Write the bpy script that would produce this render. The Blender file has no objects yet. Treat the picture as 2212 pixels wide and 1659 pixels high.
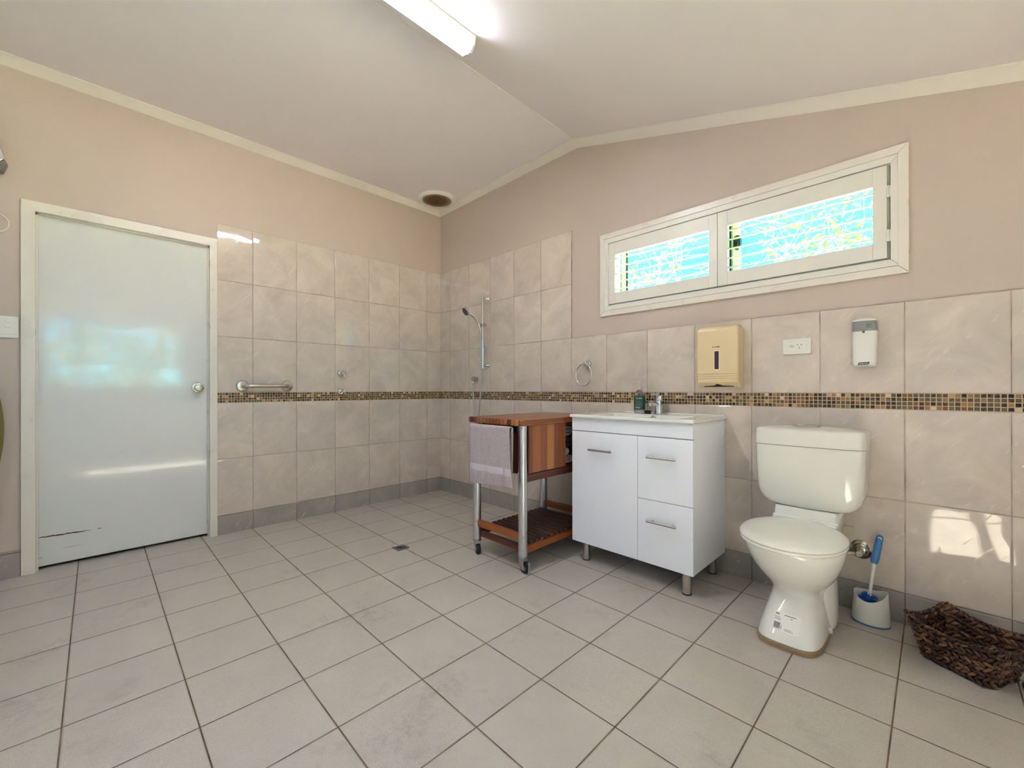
import bpy, bmesh, math, random
from mathutils import Vector, Matrix
R = random.Random(7)
SC = bpy.context.scene
COL = SC.collection
PI = math.pi
WM = {}          # world matrix of the top-level object each object belongs to

# ------------------------------------------------------------------ mesh builder
class MB:
    def __init__(s): s.bm = bmesh.new()
    def box(s, x0, x1, y0, y1, z0, z1, bev=0.0, seg=2):
        vs = [s.bm.verts.new((x, y, z)) for x in (x0, x1) for y in (y0, y1) for z in (z0, z1)]
        fs = [(0,1,3,2),(4,6,7,5),(0,4,5,1),(2,3,7,6),(0,2,6,4),(1,5,7,3)]
        fl = [s.bm.faces.new([vs[i] for i in f]) for f in fs]
        if bev > 0:
            es = list({e for f in fl for e in f.edges})
            bmesh.ops.bevel(s.bm, geom=es, offset=bev, segments=seg, profile=0.5, affect='EDGES', clamp_overlap=True)
        return s
    def ring(s, pts): return [s.bm.verts.new(p) for p in pts]
    def loft(s, rings, cap0=True, cap1=True, closed=True):
        vr = [s.ring(r) for r in rings]
        n = len(vr[0])
        for a, b in zip(vr, vr[1:]):
            for i in range(n if closed else n-1):
                j = (i+1) % n
                s.bm.faces.new((a[i], a[j], b[j], b[i]))
        if cap0: s.bm.faces.new(list(reversed(vr[0])))
        if cap1: s.bm.faces.new(vr[-1])
        return s
    def lathe(s, prof, o=(0,0,0), ax=(0,0,1), n=32, cap0=True, cap1=True):
        ax = Vector(ax).normalized(); o = Vector(o)
        t = Vector((1,0,0)) if abs(ax.x) < .9 else Vector((0,1,0))
        u = ax.cross(t).normalized(); v = ax.cross(u)
        rs = []
        for r, h in prof:
            r = max(r, 1e-5)
            rs.append([o + ax*h + (u*math.cos(2*PI*i/n) + v*math.sin(2*PI*i/n))*r for i in range(n)])
        return s.loft(rs, cap0, cap1)
    def cyl(s, p0, p1, r, r1=None, n=24, bev=0.0):
        p0 = Vector(p0); p1 = Vector(p1); L = (p1-p0).length
        r1 = r if r1 is None else r1
        if bev: prof = [(r-bev,0),(r-bev*.3,bev*.3),(r,bev),(r1,L-bev),(r1-bev*.3,L-bev*.3),(r1-bev,L)]
        else: prof = [(r,0),(r1,L)]
        return s.lathe(prof, p0, p1-p0, n)
    def tube(s, pts, r, n=12, closed=False):
        pts = [Vector(p) for p in pts]; m = len(pts)
        rad = r if isinstance(r, (list, tuple)) else [r]*m
        tg = []
        for i in range(m):
            if closed: d = pts[(i+1) % m]-pts[i-1]
            else: d = pts[min(i+1, m-1)]-pts[max(i-1, 0)]
            tg.append(d.normalized())
        t0 = tg[0]; a = Vector((0,0,1)) if abs(t0.z) < .9 else Vector((1,0,0))
        u = t0.cross(a).normalized(); rings = []
        for i in range(m):
            u = (u - tg[i]*u.dot(tg[i])).normalized(); v = tg[i].cross(u)
            rings.append([pts[i]+(u*math.cos(2*PI*k/n)+v*math.sin(2*PI*k/n))*rad[i] for k in range(n)])
        if closed: rings.append(rings[0]); return s.loft(rings, False, False)
        return s.loft(rings)
    def prism(s, out, f, w0, w1, bev=0.0, seg=2):
        a = [s.bm.verts.new(f(p[0], p[1], w0)) for p in out]
        b = [s.bm.verts.new(f(p[0], p[1], w1)) for p in out]
        n = len(out); fs = []
        for i in range(n):
            j = (i+1) % n
            fs.append(s.bm.faces.new((a[i], a[j], b[j], b[i])))
        c0 = s.bm.faces.new(list(reversed(a))); c1 = s.bm.faces.new(b)
        if bev > 0:
            es = list({e for c in (c0, c1) for e in c.edges})
            bmesh.ops.bevel(s.bm, geom=es, offset=bev, segments=seg, profile=0.5, affect='EDGES', clamp_overlap=True)
        return s
    def ell(s, c, rx, ry, rz, mat=None, nu=12, nv=8):
        c = Vector(c); mat = mat or Matrix.Identity(3); rs = []
        for j in range(nv+1):
            ph = -PI/2 + PI*j/nv; cp = max(math.cos(ph), 1e-3)
            rs.append([c + mat @ Vector((rx*cp*math.cos(2*PI*i/nu), ry*cp*math.sin(2*PI*i/nu), rz*math.sin(ph))) for i in range(nu)])
        return s.loft(rs)
    def grid(s, nu, nv, f):
        vs = [[s.bm.verts.new(f(i/nu, j/nv)) for j in range(nv+1)] for i in range(nu+1)]
        for i in range(nu):
            for j in range(nv):
                s.bm.faces.new((vs[i][j], vs[i+1][j], vs[i+1][j+1], vs[i][j+1]))
        return s
    def text(s, body, size, f, extrude=0.0):
        cu = bpy.data.curves.new('t', 'FONT'); cu.body = body; cu.size = size; cu.extrude = extrude
        cu.align_x = 'CENTER'; cu.align_y = 'CENTER'
        ob = bpy.data.objects.new('t', cu); me = ob.to_mesh()
        vs = [s.bm.verts.new(f(v.co.x, v.co.y)) for v in me.vertices]
        for p in me.polygons:
            try: s.bm.faces.new([vs[i] for i in p.vertices])
            except ValueError: pass
        ob.to_mesh_clear(); bpy.data.objects.remove(ob); bpy.data.curves.remove(cu)
        return s
    def xform(s, M):
        bmesh.ops.transform(s.bm, matrix=M, verts=s.bm.verts); return s
    def build(s, name, mat, parent=None, loc=None, local=False, ang=35, wrap=True, mats=None):
        bm = s.bm
        bmesh.ops.recalc_face_normals(bm, faces=bm.faces)
        lim = math.radians(ang)
        for f in bm.faces: f.smooth = True
        for e in bm.edges:
            if len(e.link_faces) == 2: e.smooth = e.calc_face_angle(0) < lim
        me = bpy.data.meshes.new(name); 
        if parent is not None: W = WM[parent.name]
        else: W = Matrix.Translation(Vector(loc)) if loc else Matrix.Identity(4)
        if not local: bmesh.ops.transform(bm, matrix=W.inverted(), verts=bm.verts)
        bm.to_mesh(me); bm.free()
        me.materials.append(mat)
        o = bpy.data.objects.new(name, me); COL.objects.link(o)
        if parent is not None: o.parent = parent
        else: o.matrix_world = W
        WM[o.name] = W
        if ang <= 60 and len(me.polygons) < 6000:
            wn = o.modifiers.new('weighted', 'WEIGHTED_NORMAL'); wn.keep_sharp = True; wn.weight = 80
        return o

def tag(o, label=None, cat=None, group=None, kind=None):
    if label: o['label'] = label
    if cat: o['category'] = cat
    if group: o['group'] = group
    if kind: o['kind'] = kind
    return o
def thing(name, label, cat, loc=(0,0,0), rz=0.0, group=None, kind=None):
    o = bpy.data.objects.new(name, None); COL.objects.link(o)
    o.location = loc; o.rotation_euler = (0,0,rz); o.empty_display_size = .05
    WM[o.name] = Matrix.Translation(Vector(loc)) @ Matrix.Rotation(rz, 4, 'Z')
    return tag(o, label, cat, group, kind)
def lab(o, text): o['label'] = text; return o
def copy_tree(o, D, parent=None):
    """a copy of o and its children, moved by D (world) at the top"""
    c = o.copy(); COL.objects.link(c)
    if parent is not None: c.parent = parent; c.matrix_parent_inverse = o.matrix_parent_inverse
    else: c.location = o.location + Vector(D)
    for ch in list(o.children): copy_tree(ch, D, c)
    return c
def copy_part(o, D):
    """a copy of a part (and its sub-parts) under the same thing, moved by D in the thing's frame"""
    c = o.copy(); COL.objects.link(c); c.parent = o.parent; c.location = o.location + Vector(D)
    for ch in list(o.children):
        k = ch.copy(); COL.objects.link(k); k.parent = c
    return c

def rrect(x0, x1, y0, y1, r, n=6):
    pts = []
    for cx, cy, a0 in ((x1-r, y1-r, 0), (x0+r, y1-r, PI/2), (x0+r, y0+r, PI), (x1-r, y0+r, 1.5*PI)):
        for i in range(n+1):
            a = a0 + PI/2*i/n
            pts.append((cx+r*math.cos(a), cy+r*math.sin(a)))
    return pts
def bez(p, n=10):
    """Catmull-Rom through p"""
    p = [Vector(q) for q in p]; P = [p[0]*2-p[1]]+p+[p[-1]*2-p[-2]]; out = []
    for i in range(1, len(P)-2):
        for k in range(n):
            t = k/n; a, b, c, d = P[i-1], P[i], P[i+1], P[i+2]
            out.append(.5*((2*b)+(c-a)*t+(2*a-5*b+4*c-d)*t*t+(-a+3*b-3*c+d)*t**3))
    out.append(p[-1]); return out
XZ = lambda u, v, w: (u, w, v)      # outline in x,z ; w = y
YZ = lambda u, v, w: (w, u, v)
XY = lambda u, v, w: (u, v, w)

# ------------------------------------------------------------------ materials
def lin(c):
    return tuple((x/12.92 if x <= .04045 else ((x+.055)/1.055)**2.4) for x in [q/255 for q in c]) + (1.0,)
class NT:
    def __init__(s, name):
        s.m = bpy.data.materials.new(name); s.m.use_nodes = True
        s.t = s.m.node_tree; s.t.nodes.clear()
        s.out = s.t.nodes.new('ShaderNodeOutputMaterial')
    def n(s, typ, ins=None, **kw):
        nd = s.t.nodes.new(typ)
        for k, v in kw.items(): setattr(nd, k, v)
        for k, v in (ins or {}).items():
            sk = nd.inputs[k]
            if isinstance(v, bpy.types.NodeSocket): s.t.links.new(v, sk)
            else: sk.default_value = v
        return nd
    def coord(s, kind='Object'): return s.n('ShaderNodeTexCoord').outputs[kind]
    def math(s, op, a, b=0.0, c=None):
        d = {0: a, 1: b}
        if c is not None: d[2] = c
        return s.n('ShaderNodeMath', d, operation=op).outputs[0]
    def sep(s, v):
        q = s.n('ShaderNodeSeparateXYZ', {0: v}); return q.outputs[0], q.outputs[1], q.outputs[2]
    def comb(s, x, y, z): return s.n('ShaderNodeCombineXYZ', {0: x, 1: y, 2: z}).outputs[0]
    def mapping(s, v, loc=(0,0,0), rot=(0,0,0), sc=(1,1,1)):
        return s.n('ShaderNodeMapping', {'Vector': v, 'Location': loc, 'Rotation': rot, 'Scale': sc}).outputs[0]
    def noise(s, v, sc, det=3.0, rough=.5, dist=0.0):
        return s.n('ShaderNodeTexNoise', {'Vector': v, 'Scale': sc, 'Detail': det, 'Roughness': rough, 'Distortion': dist}).outputs['Fac']
    def white(s, v):
        q = s.n('ShaderNodeTexWhiteNoise', {'Vector': v}, noise_dimensions='3D'); return q.outputs['Value'], q.outputs['Color']
    def mix(s, f, a, b, bt='MIX'):
        q = s.n('ShaderNodeMix', data_type='RGBA', blend_type=bt)
        for k, v in ((0, f), (6, a), (7, b)):
            if isinstance(v, bpy.types.NodeSocket): s.t.links.new(v, q.inputs[k])
            else: q.inputs[k].default_value = v
        return q.outputs[2]
    def ramp(s, f, stops, interp='LINEAR'):
        q = s.n('ShaderNodeValToRGB', {0: f}); cr = q.color_ramp; cr.interpolation = interp
        while len(cr.elements) < len(stops): cr.elements.new(0.5)
        for e, (p, c) in zip(cr.elements, stops): e.position = p; e.color = c
        return q.outputs[0]
    def mr(s, v, a, b, c=0.0, d=1.0):
        return s.n('ShaderNodeMapRange', {0: v, 1: a, 2: b, 3: c, 4: d}).outputs[0]
    def bump(s, h, strength, dist, nrm=None):
        d = {'Height': h, 'Strength': strength, 'Distance': dist}
        if nrm is not None: d['Normal'] = nrm
        return s.n('ShaderNodeBump', d).outputs[0]
    def principled(s, **k):
        b = s.n('ShaderNodeBsdfPrincipled', {n.replace('_', ' '): v for n, v in k.items()})
        s.t.links.new(b.outputs[0], s.out.inputs[0]); return s.m

_cache = {}
def plain(name, col, rough=.5, metal=0.0, var=.05, nsc=8.0, bsc=0.0, bst=.2, bd=.001, spec=.5, coat=0.0):
    """one painted / moulded / metal surface with a faint procedural unevenness"""
    if name in _cache: return _cache[name]
    t = NT(name); c = t.coord(); nz = t.noise(c, nsc, 2)
    lo = lin([x*(1-var) for x in col]); hi = lin([min(255, x*(1+var)) for x in col])
    colr = t.mix(nz, lo, hi)
    k = dict(Base_Color=colr, Roughness=t.mr(nz, 0, 1, rough*.9, min(1, rough*1.1)), Metallic=metal, Specular_IOR_Level=spec)
    if coat: k['Coat_Weight'] = coat; k['Coat_Roughness'] = .05
    if bsc: k['Normal'] = t.bump(t.noise(c, bsc, 1), bst, bd)
    _cache[name] = t.principled(**k); return _cache[name]

def tiles(name, axis, u0, uw, v0, vh, col, grout, gw=.003, rough=.035, floor=False):
    """rectangular tiles laid from (u0,v0) with pitch (uw,vh); axis 0: u=x, 1: u=y ; v=z, or y for the floor"""
    t = NT(name); c = t.coord(); x, y, z = t.sep(c)
    u = (x, y)[axis]; v = y if floor else z
    U = t.math('DIVIDE', t.math('SUBTRACT', u, u0), uw); V = t.math('DIVIDE', t.math('SUBTRACT', v, v0), vh)
    iu = t.math('FLOOR', U); iv = t.math('FLOOR', V)
    fu = t.math('SUBTRACT', U, iu); fv = t.math('SUBTRACT', V, iv)
    du = t.math('MULTIPLY', t.math('MINIMUM', fu, t.math('SUBTRACT', 1.0, fu)), uw)
    dv = t.math('MULTIPLY', t.math('MINIMUM', fv, t.math('SUBTRACT', 1.0, fv)), vh)
    d = t.math('MINIMUM', du, dv)
    g = t.mr(d, gw*.42, gw*.62, 1.0, 0.0)                # 1 in the grout
    edge = t.mr(d, gw*.5, gw*.5+.0035, 0.0, 1.0)
    wv, wc = t.white(t.comb(iu, iv, 3.7))
    r1, r2, r3 = t.sep(wc)
    p = t.comb(t.math('ADD', u, t.math('MULTIPLY', r1, 7.0)), t.math('ADD', v, t.math('MULTIPLY', r2, 7.0)), wv)
    if floor:
        cl = t.noise(p, 5.0, 3, .65); sp = t.noise(p, 420.0, 1, .7)
        pw = t.comb(u, v, 0.0); st = t.noise(pw, 2.3, 4, .7, .4)
        stain = t.mr(st, .55, .72, 0.0, .5)
        base = t.mix(cl, lin([q*.93 for q in col]), lin([q*1.06 for q in col]))
        base = t.mix(t.mr(sp, .30, .72, 0, .5), base, lin([q*.72 for q in col]))
        fine = t.noise(pw, 24.0, 3, .75)
        base = t.mix(t.math('MULTIPLY', stain, t.mr(fine, .42, .62, 0, 1)), base, lin([q*.62 for q in col]))
        ro = t.mr(cl, 0, 1, rough*.85, rough*1.15)
        h = t.math('MULTIPLY', sp, .00035)
    else:
        cl = t.noise(p, 4.2, 4, .62, .7); ps = t.mapping(t.mapping(p, rot=(0, 0, -.88)), sc=(1.0, 4.6, 1.0))
        scr = t.noise(ps, 11.0, 3, .6, .5); scl = t.mr(scr, .61, .70, 0, 1)
        base = t.mix(t.mr(cl, .3, .7), lin([q*.94 for q in col]), lin([min(255, q*1.055) for q in col]))
        base = t.mix(t.math('MULTIPLY', scl, .30), base, lin((240, 234, 224)))
        ro = t.mr(cl, 0, 1, rough*.8, rough*1.3)
        wav = t.noise(p, 7.0, 1, .4)
        h = t.math('ADD', t.math('MULTIPLY', scl, .00014), t.math('MULTIPLY', wav, .0011))
    base = t.mix(t.mr(wv, 0, 1, 0, .05), base, lin([q*.8 for q in col]))
    gn = t.noise(t.comb(u, v, 0.0), 9.0, 1)
    gc = t.mix(t.mr(gn, .3, .7), lin([q*.72 for q in grout]), lin([min(255, q*1.12) for q in grout]))
    colr = t.mix(g, base, gc)
    h2 = t.math('ADD', h, t.math('MULTIPLY', edge, .0016))
    nb = t.bump(h2, 1.0, 1.0)
    return t.principled(Base_Color=colr, Roughness=t.math('ADD', ro, t.math('MULTIPLY', g, .6)), Normal=nb)

def mosaic(name, axis, u0, v0, pitch):
    t = NT(name); c = t.coord(); x, y, z = t.sep(c); u = (x, y)[axis]
    U = t.math('DIVIDE', t.math('SUBTRACT', u, u0), pitch); V = t.math('DIVIDE', t.math('SUBTRACT', z, v0), pitch)
    iu = t.math('FLOOR', U); iv = t.math('FLOOR', V); fu = t.math('SUBTRACT', U, iu); fv = t.math('SUBTRACT', V, iv)
    d = t.math('MINIMUM', t.math('MINIMUM', fu, t.math('SUBTRACT', 1.0, fu)), t.math('MINIMUM', fv, t.math('SUBTRACT', 1.0, fv)))
    g = t.mr(d, .075, .11, 1, 0)
    wv, wc = t.white(t.comb(iu, iv, 9.3))
    base = t.ramp(wv, [(0, lin((30, 24, 20))), (.24, lin((62, 46, 34))), (.36, lin((88, 80, 62))), (.56, lin((110, 92, 66))),
                       (.68, lin((132, 84, 48))), (.80, lin((158, 118, 72))), (.90, lin((196, 160, 108))), (.965, lin((222, 200, 160)))], 'CONSTANT')
    vein = t.noise(t.mapping(c, rot=(.5, .6, .4), sc=(1, 3, 1)), 120.0, 4, .6, 1.0)
    base = t.mix(t.mr(vein, .45, .7, 0, .35), base, lin((180, 140, 92)))
    colr = t.mix(g, base, lin((196, 176, 140)))
    nb = t.bump(t.mr(d, .07, .16, 0, 1), .8, .0012)
    return t.principled(Base_Color=colr, Roughness=t.mr(g, 0, 1, .12, .7), Normal=nb)

def wood(name, cols, grain=2, stave=None, sw=.03, s0=0.0, rough=.35, gscale=1.0, gap=0.0, seed=1.3):
    """timber with grain along axis `grain`; staves of width sw stacked along axis `stave` take their colour at random from cols"""
    t = NT(name); c = t.coord(); xyz = t.sep(c)
    sc = [38*gscale]*3; sc[grain] = 2.2*gscale
    rnd = 0.0; off = c
    if stave is not None:
        S = t.math('DIVIDE', t.math('SUBTRACT', xyz[stave], s0), sw); iS = t.math('FLOOR', S)
        rnd, rc = t.white(t.comb(iS, seed, 5.1))
        off = t.n('ShaderNodeVectorMath', {0: c, 1: rc}, operation='ADD').outputs[0]
    g = t.noise(t.mapping(off, sc=sc), 1.0, 6, .6, .6)
    if stave is not None: base = t.ramp(rnd, [(i/len(cols), lin(q)) for i, q in enumerate(cols)], 'CONSTANT')
    else: base = t.mix(t.noise(off, 6.0, 2), lin(cols[0]), lin(cols[-1]))
    base = t.mix(t.mr(g, .42, .68, 0, .55), base, t.mix(.55, base, lin((40, 18, 8))))
    k = dict(Base_Color=base, Roughness=t.mr(g, 0, 1, rough*.8, rough*1.3))
    h = t.math('MULTIPLY', g, .0004)
    if stave is not None and gap:
        f = t.math('SUBTRACT', S, iS); d = t.math('MULTIPLY', t.math('MINIMUM', f, t.math('SUBTRACT', 1.0, f)), sw)
        gm = t.mr(d, gap*.4, gap*.7, 1, 0)
        k['Base_Color'] = t.mix(gm, base, lin((38, 22, 14))); h = t.math('SUBTRACT', h, t.math('MULTIPLY', gm, .002))
    k['Normal'] = t.bump(h, .8, 1.0)
    return t.principled(**k)

def metal(name, col, rough, streak=0.0):
    t = NT(name); c = t.coord(); nz = t.noise(c, 30, 4); 
    colr = t.mix(nz, lin([q*.93 for q in col]), lin(col))
    k = dict(Base_Color=colr, Metallic=1.0, Roughness=t.mr(nz, 0, 1, rough*.8, rough*1.2))
    if streak:
        sp = t.noise(t.mapping(c, sc=(1, 1, .5)), 160, 3, .6)
        k['Base_Color'] = t.mix(t.mr(sp, .66, .72, 0, streak), colr, lin((70, 68, 66)))
    return t.principled(**k)
def emit(name, col, st):
    t = NT(name); n = t.noise(t.coord(), 3, 1)
    e = t.n('ShaderNodeEmission', {'Color': lin(col), 'Strength': t.mr(n, 0, 1, st*.98, st*1.02)})
    t.t.links.new(e.outputs[0], t.out.inputs[0]); return t.m
def glass_pane(name):
    t = NT(name); tr = t.n('ShaderNodeBsdfTransparent', {'Color': (.93, .97, .96, 1)})
    gl = t.n('ShaderNodeBsdfGlossy', {'Color': (1, 1, 1, 1), 'Roughness': .02})
    f = t.n('ShaderNodeFresnel', {'IOR': 1.45}); f2 = t.math('MULTIPLY', f.outputs[0], .8)
    m = t.n('ShaderNodeMixShader', {0: f2}); t.t.links.new(tr.outputs[0], m.inputs[1]); t.t.links.new(gl.outputs[0], m.inputs[2])
    t.t.links.new(m.outputs[0], t.out.inputs[0]); return t.m
def cloth(name, col, col2, bsc=600, bst=.8, bd=.004, fold=0.0, stripes=None):
    t = NT(name); c = t.coord(); n1 = t.noise(c, bsc, 3, .7); n2 = t.noise(c, 14, 4)
    colr = t.mix(t.mr(n1, .3, .7), lin(col2), lin(col)); colr = t.mix(t.mr(n2, .35, .7, 0, .25), colr, lin(col2))
    if stripes:
        ax, per, w, scol = stripes
        q = t.math('FRACT', t.math('DIVIDE', t.sep(c)[ax], per)); colr = t.mix(t.math('LESS_THAN', q, w), colr, lin(scol))
    return t.principled(Base_Color=colr, Roughness=.95, Specular_IOR_Level=.1, Sheen_Weight=.25, Normal=t.bump(n1, bst, bd))

A0, WL, B0, WR = .1592, .30093, .1647, .30
FA, FB, WF = .1882, .2031, .2963
M = {}
M['paint'] = plain('wall_paint', (202, 186, 173), .55, var=.012, nsc=3, bsc=260, bst=.12, bd=.0006)
M['ceil'] = plain('ceiling_paint', (243, 237, 235), .7, var=.01, nsc=2, bsc=200, bst=.08, bd=.0006)
M['cornice'] = plain('cornice_paint', (234, 228, 214), .5, var=.012)
M['trim'] = plain('cream_gloss_paint', (231, 225, 212), .28, var=.015, bsc=90, bst=.15, bd=.0008)
M['doorp'] = plain('door_gloss_paint', (224, 226, 222), .075, var=.012, nsc=4, bsc=150, bst=.16, bd=.0011, spec=.5, coat=.6)
M['floor'] = tiles('floor_tiles', 0, FB, WF, -FA, WF, (203, 195, 183), (122, 102, 78), gw=.0042, rough=.33, floor=True)
TC = (214, 201, 187); TG = (172, 158, 138)
M['tileLu'] = tiles('wall_tiles_a', 1, -A0, WL, 1.0020, .3985, TC, TG)
M['tileLl'] = tiles('wall_tiles_b', 1, -A0, WL, .1331, .3992, TC, TG)
M['tileRu'] = tiles('wall_tiles_c', 0, B0, WR, 1.0020, .3985, TC, TG)
M['tileRl'] = tiles('wall_tiles_d', 0, B0, WR, .1331, .3992, TC, TG)
M['skL'] = tiles('skirting_tiles_a', 1, -A0, WL, -.3, .4331, (166, 160, 151), (126, 114, 98), gw=.003, rough=.3)
M['skR'] = tiles('skirting_tiles_b', 0, B0, WR, -.3, .4331, (166, 160, 151), (126, 114, 98), gw=.003, rough=.3)
M['mosL'] = mosaic('mosaic_a', 1, 0.0, .9315, .01763)
M['mosR'] = mosaic('mosaic_b', 0, 0.0, .9315, .01763)
M['white'] = plain('white_gloss_laminate', (242, 246, 254), .12, var=.008)
M['ceram'] = plain('white_ceramic', (236, 236, 228), .06, var=.01, coat=.3)
M['plast'] = plain('white_plastic', (236, 234, 224), .3, var=.01)
M['shutter'] = plain('white_shutter_paint', (232, 229, 218), .35, var=.01)
M['cistern'] = plain('cistern_plastic', (232, 231, 220), .12, var=.01, coat=.25)
M['chrome'] = metal('chrome', (235, 235, 235), .06)
M['steel'] = metal('brushed_steel', (205, 198, 188), .24)
M['alu'] = metal('worn_aluminium', (215, 217, 220), .33, streak=.6)
M['satin'] = metal('satin_nickel', (205, 198, 182), .22)
M['zinc'] = metal('zinc', (190, 190, 186), .38)
M['black'] = plain('black_rubber', (24, 24, 26), .5)
M['dark'] = plain('dark_gap', (30, 27, 25), .8)
M['alwin'] = plain('window_aluminium', (205, 206, 206), .35)

# ------------------------------------------------------------------ the room
ST = lambda o: tag(o, kind='structure')
CZ, CX, CS = 2.832, 1.715, .286
XE, YS = 4.55, -3.6
def cz(x): return CZ if x <= CX else CZ-CS*(x-CX)
ST(MB().box(-1.2, XE+.15, YS-.15, .17, -.12, 0).build('floor', M['floor']))
m = MB()
m.prism([(-.15, CZ), (CX, CZ), (XE+.15, cz(XE+.15)), (XE+.15, cz(XE+.15)+.12), (CX, CZ+.12), (-.15, CZ+.12)], XZ, YS-.15, .17)
ST(m.build('ceiling', M['ceil'], ang=8))
DY0, DY1, DZ = -2.727, -1.922, 2.028         # the doorway in the left wall
m = MB(); a, b = -.128, -.008
m.box(a, b, YS-.12, DY0-.02, 0, CZ); m.box(a, b, DY1+.02, .15, 0, CZ); m.box(a, b, DY0-.02, DY1+.02, DZ+.02, CZ)
wl = ST(m.build('wall_left', M['paint']))
MB().box(-.0079, 0, -1.8805, 0, 1.002, 2.197).build('tile_cladding', M['tileLu'], wl)
MB().box(-.0079, 0, -1.8805, 0, .133, .9315).build('tile_cladding', M['tileLl'], wl)
MB().box(-.0079, .0008, -1.8805, 0, .9315, 1.002).build('mosaic_band', M['mosL'], wl)
WX0, WX1, WZ0, WZ1 = 1.951, 3.452, 1.565, 2.050   # the window opening in the right wall
m = MB(); a, b = .008, .15
m.box(0, WX0, a, b, 0, CZ); m.box(WX0, WX1, a, b, 0, WZ0); m.box(WX0, WX1, a, b, WZ1, CZ); m.box(WX1, XE, a, b, 0, CZ)
wr = ST(m.build('wall_right', M['paint']))
XT = B0+5*WR
MB().box(.0005, XT, 0, .0079, 1.002, 2.197).build('tile_cladding', M['tileRu'], wr)
MB().box(XT, XE, 0, .0079, 1.002, 1.4005).build('tile_cladding', M['tileRu'], wr)
MB().box(.0005, XE, 0, .0079, .133, .9315).build('tile_cladding', M['tileRl'], wr)
MB().box(.0005, XE, -.0008, .0079, .9315, 1.002).build('mosaic_band', M['mosR'], wr)
m = MB(); m.box(-.0079, .0012, -1.8805, 0, 0, .133)
m.box(-.0079, .004, YS, -2.779, 0, .145); ST(m.build('baseboard_left', M['skL']))
ST(MB().box(.0012, XE, -.0012, .0079, 0, .133).build('baseboard_right', M['skR']))
# far side of the room, behind the photographer: a plain wall, and a wall with a high garden window
ST(MB().box(-.128, XE+.12, YS-.12, YS, 0, CZ).build('wall_back', plain('cool_bounce_fill_paint', (226, 234, 250), .55, var=.01)))  # unseen wall; blue-white chosen so it bounces cool fill light into the room
EY0, EY1, ES, EZ = -2.95, -1.55, 1.08, 1.965
m = MB(); m.box(XE, XE+.12, YS-.12, EY0, 0, CZ); m.box(XE, XE+.12, EY1, .15, 0, CZ); m.box(XE, XE+.12, EY0, EY1, EZ, CZ); m.box(XE, XE+.12, EY0, EY1, 0, ES)
ST(m.build('wall_front', plain('white_bounce_fill_paint', (238, 236, 230), .55, var=.01)))  # unseen wall made white to add bounced fill light
w2 = thing('window_2', 'garden window behind the photographer', 'window', (XE, (EY0+EY1)/2, ES), kind='structure')
m = MB(); m.box(XE-.012, XE+.13, EY0-.045, EY0, ES-.045, EZ+.045); m.box(XE-.012, XE+.13, EY1, EY1+.045, ES-.045, EZ+.045); m.box(XE-.012, XE+.13, EY0, EY1, EZ, EZ+.045); m.box(XE-.012, XE+.13, EY0, EY1, ES-.045, ES)
m.box(XE+.05, XE+.09, EY0, EY1, 1.385, 1.415); m.box(XE+.05, XE+.09, -2.64, -2.60, ES, EZ)
m.build('window_frame', M['trim'], w2)
# unseen shell added behind the closed door to keep sky light from leaking under
m = MB(); m.box(-1.2, -1.1, YS, 0, 0, CZ); m.box(-1.1, -.128, YS, YS+.1, 0, CZ); m.box(-1.1, -.128, -.1, 0, 0, CZ); m.box(-1.2, -.128, YS, 0, CZ, CZ+.1)
ST(m.build('wall_light_stop', M['paint']))

# cornices: a shallow cove where wall and ceiling meet
cove = [(0, -.045), (.004, -.0455)] + [(.004+.047*(1-math.cos(t)), -.0455+.041*math.sin(t)) for t in [PI/2*i/8*1.0 for i in range(1, 8)]] + [(.055, -.004), (.055, 0), (0, 0)]
cove = [(0, -.047), (.005, -.047)] + [(.005+.047*s+.004*math.sin(PI*s), -.047+.042*s+(-.004)*-math.sin(PI*s)) for s in [i/6 for i in range(1, 6)]] + [(.055, -.005), (.055, 0), (0, 0)]
m = MB(); m.loft([[(-.008+d, YS, CZ+h) for d, h in cove], [(-.008+d, .008-d*1.0, CZ+h) for d, h in cove]])
ST(m.build('trim_1', M['cornice']))
m = MB(); m.loft([[(-.008+d, .008-d, CZ+h) for d, h in cove], [(CX, .008-d, CZ+h) for d, h in cove], [(XE, .008-d, cz(XE)+h) for d, h in cove]])
ST(m.build('trim_2', M['cornice']))
# thin sealant bead along the fold of the ceiling
ST(MB().tube([(CX, YS, CZ-.0005), (CX, -.04, CZ-.0005)], .0032, 8).build('trim_3', M['cornice']))
# ------------------------------------------------------------------ door on the left wall
d1 = thing('door_1', 'closed pale gloss painted flush door with round knob in cream frame', 'door', (0, (DY0+DY1)/2, 0), kind='structure')
m = MB()
m.box(-.008, .012, -2.777, DY0+.004, 0, 2.079, .003); m.box(-.008, .012, DY1-.004, -1.8815, 0, 2.079, .003); m.box(-.008, .0125, DY0, DY1, DZ-.004, 2.0795, .003)
m.box(-.12, -.006, DY0-.02, DY0, 0, DZ, .001); m.box(-.12, -.006, DY1, DY1+.02, 0, DZ, .001); m.box(-.12, -.006, DY0-.02, DY1+.02, DZ, DZ+.02, .001)
m.box(-.040, -.026, DY0, DY0+.012, 0, DZ); m.box(-.040, -.026, DY1-.012, DY1, 0, DZ); m.box(-.040, -.026, DY0, DY1, DZ-.012, DZ)
m.build('door_frame', M['trim'], d1)
leaf = MB().box(-.085, -.041, DY0+.002, DY1-.003, .019, DZ-.003, .0015).build('door_leaf', M['doorp'], d1)
chipm = plain('bare_brown_timber', (92, 48, 36), .8, var=.2, nsc=60)
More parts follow.
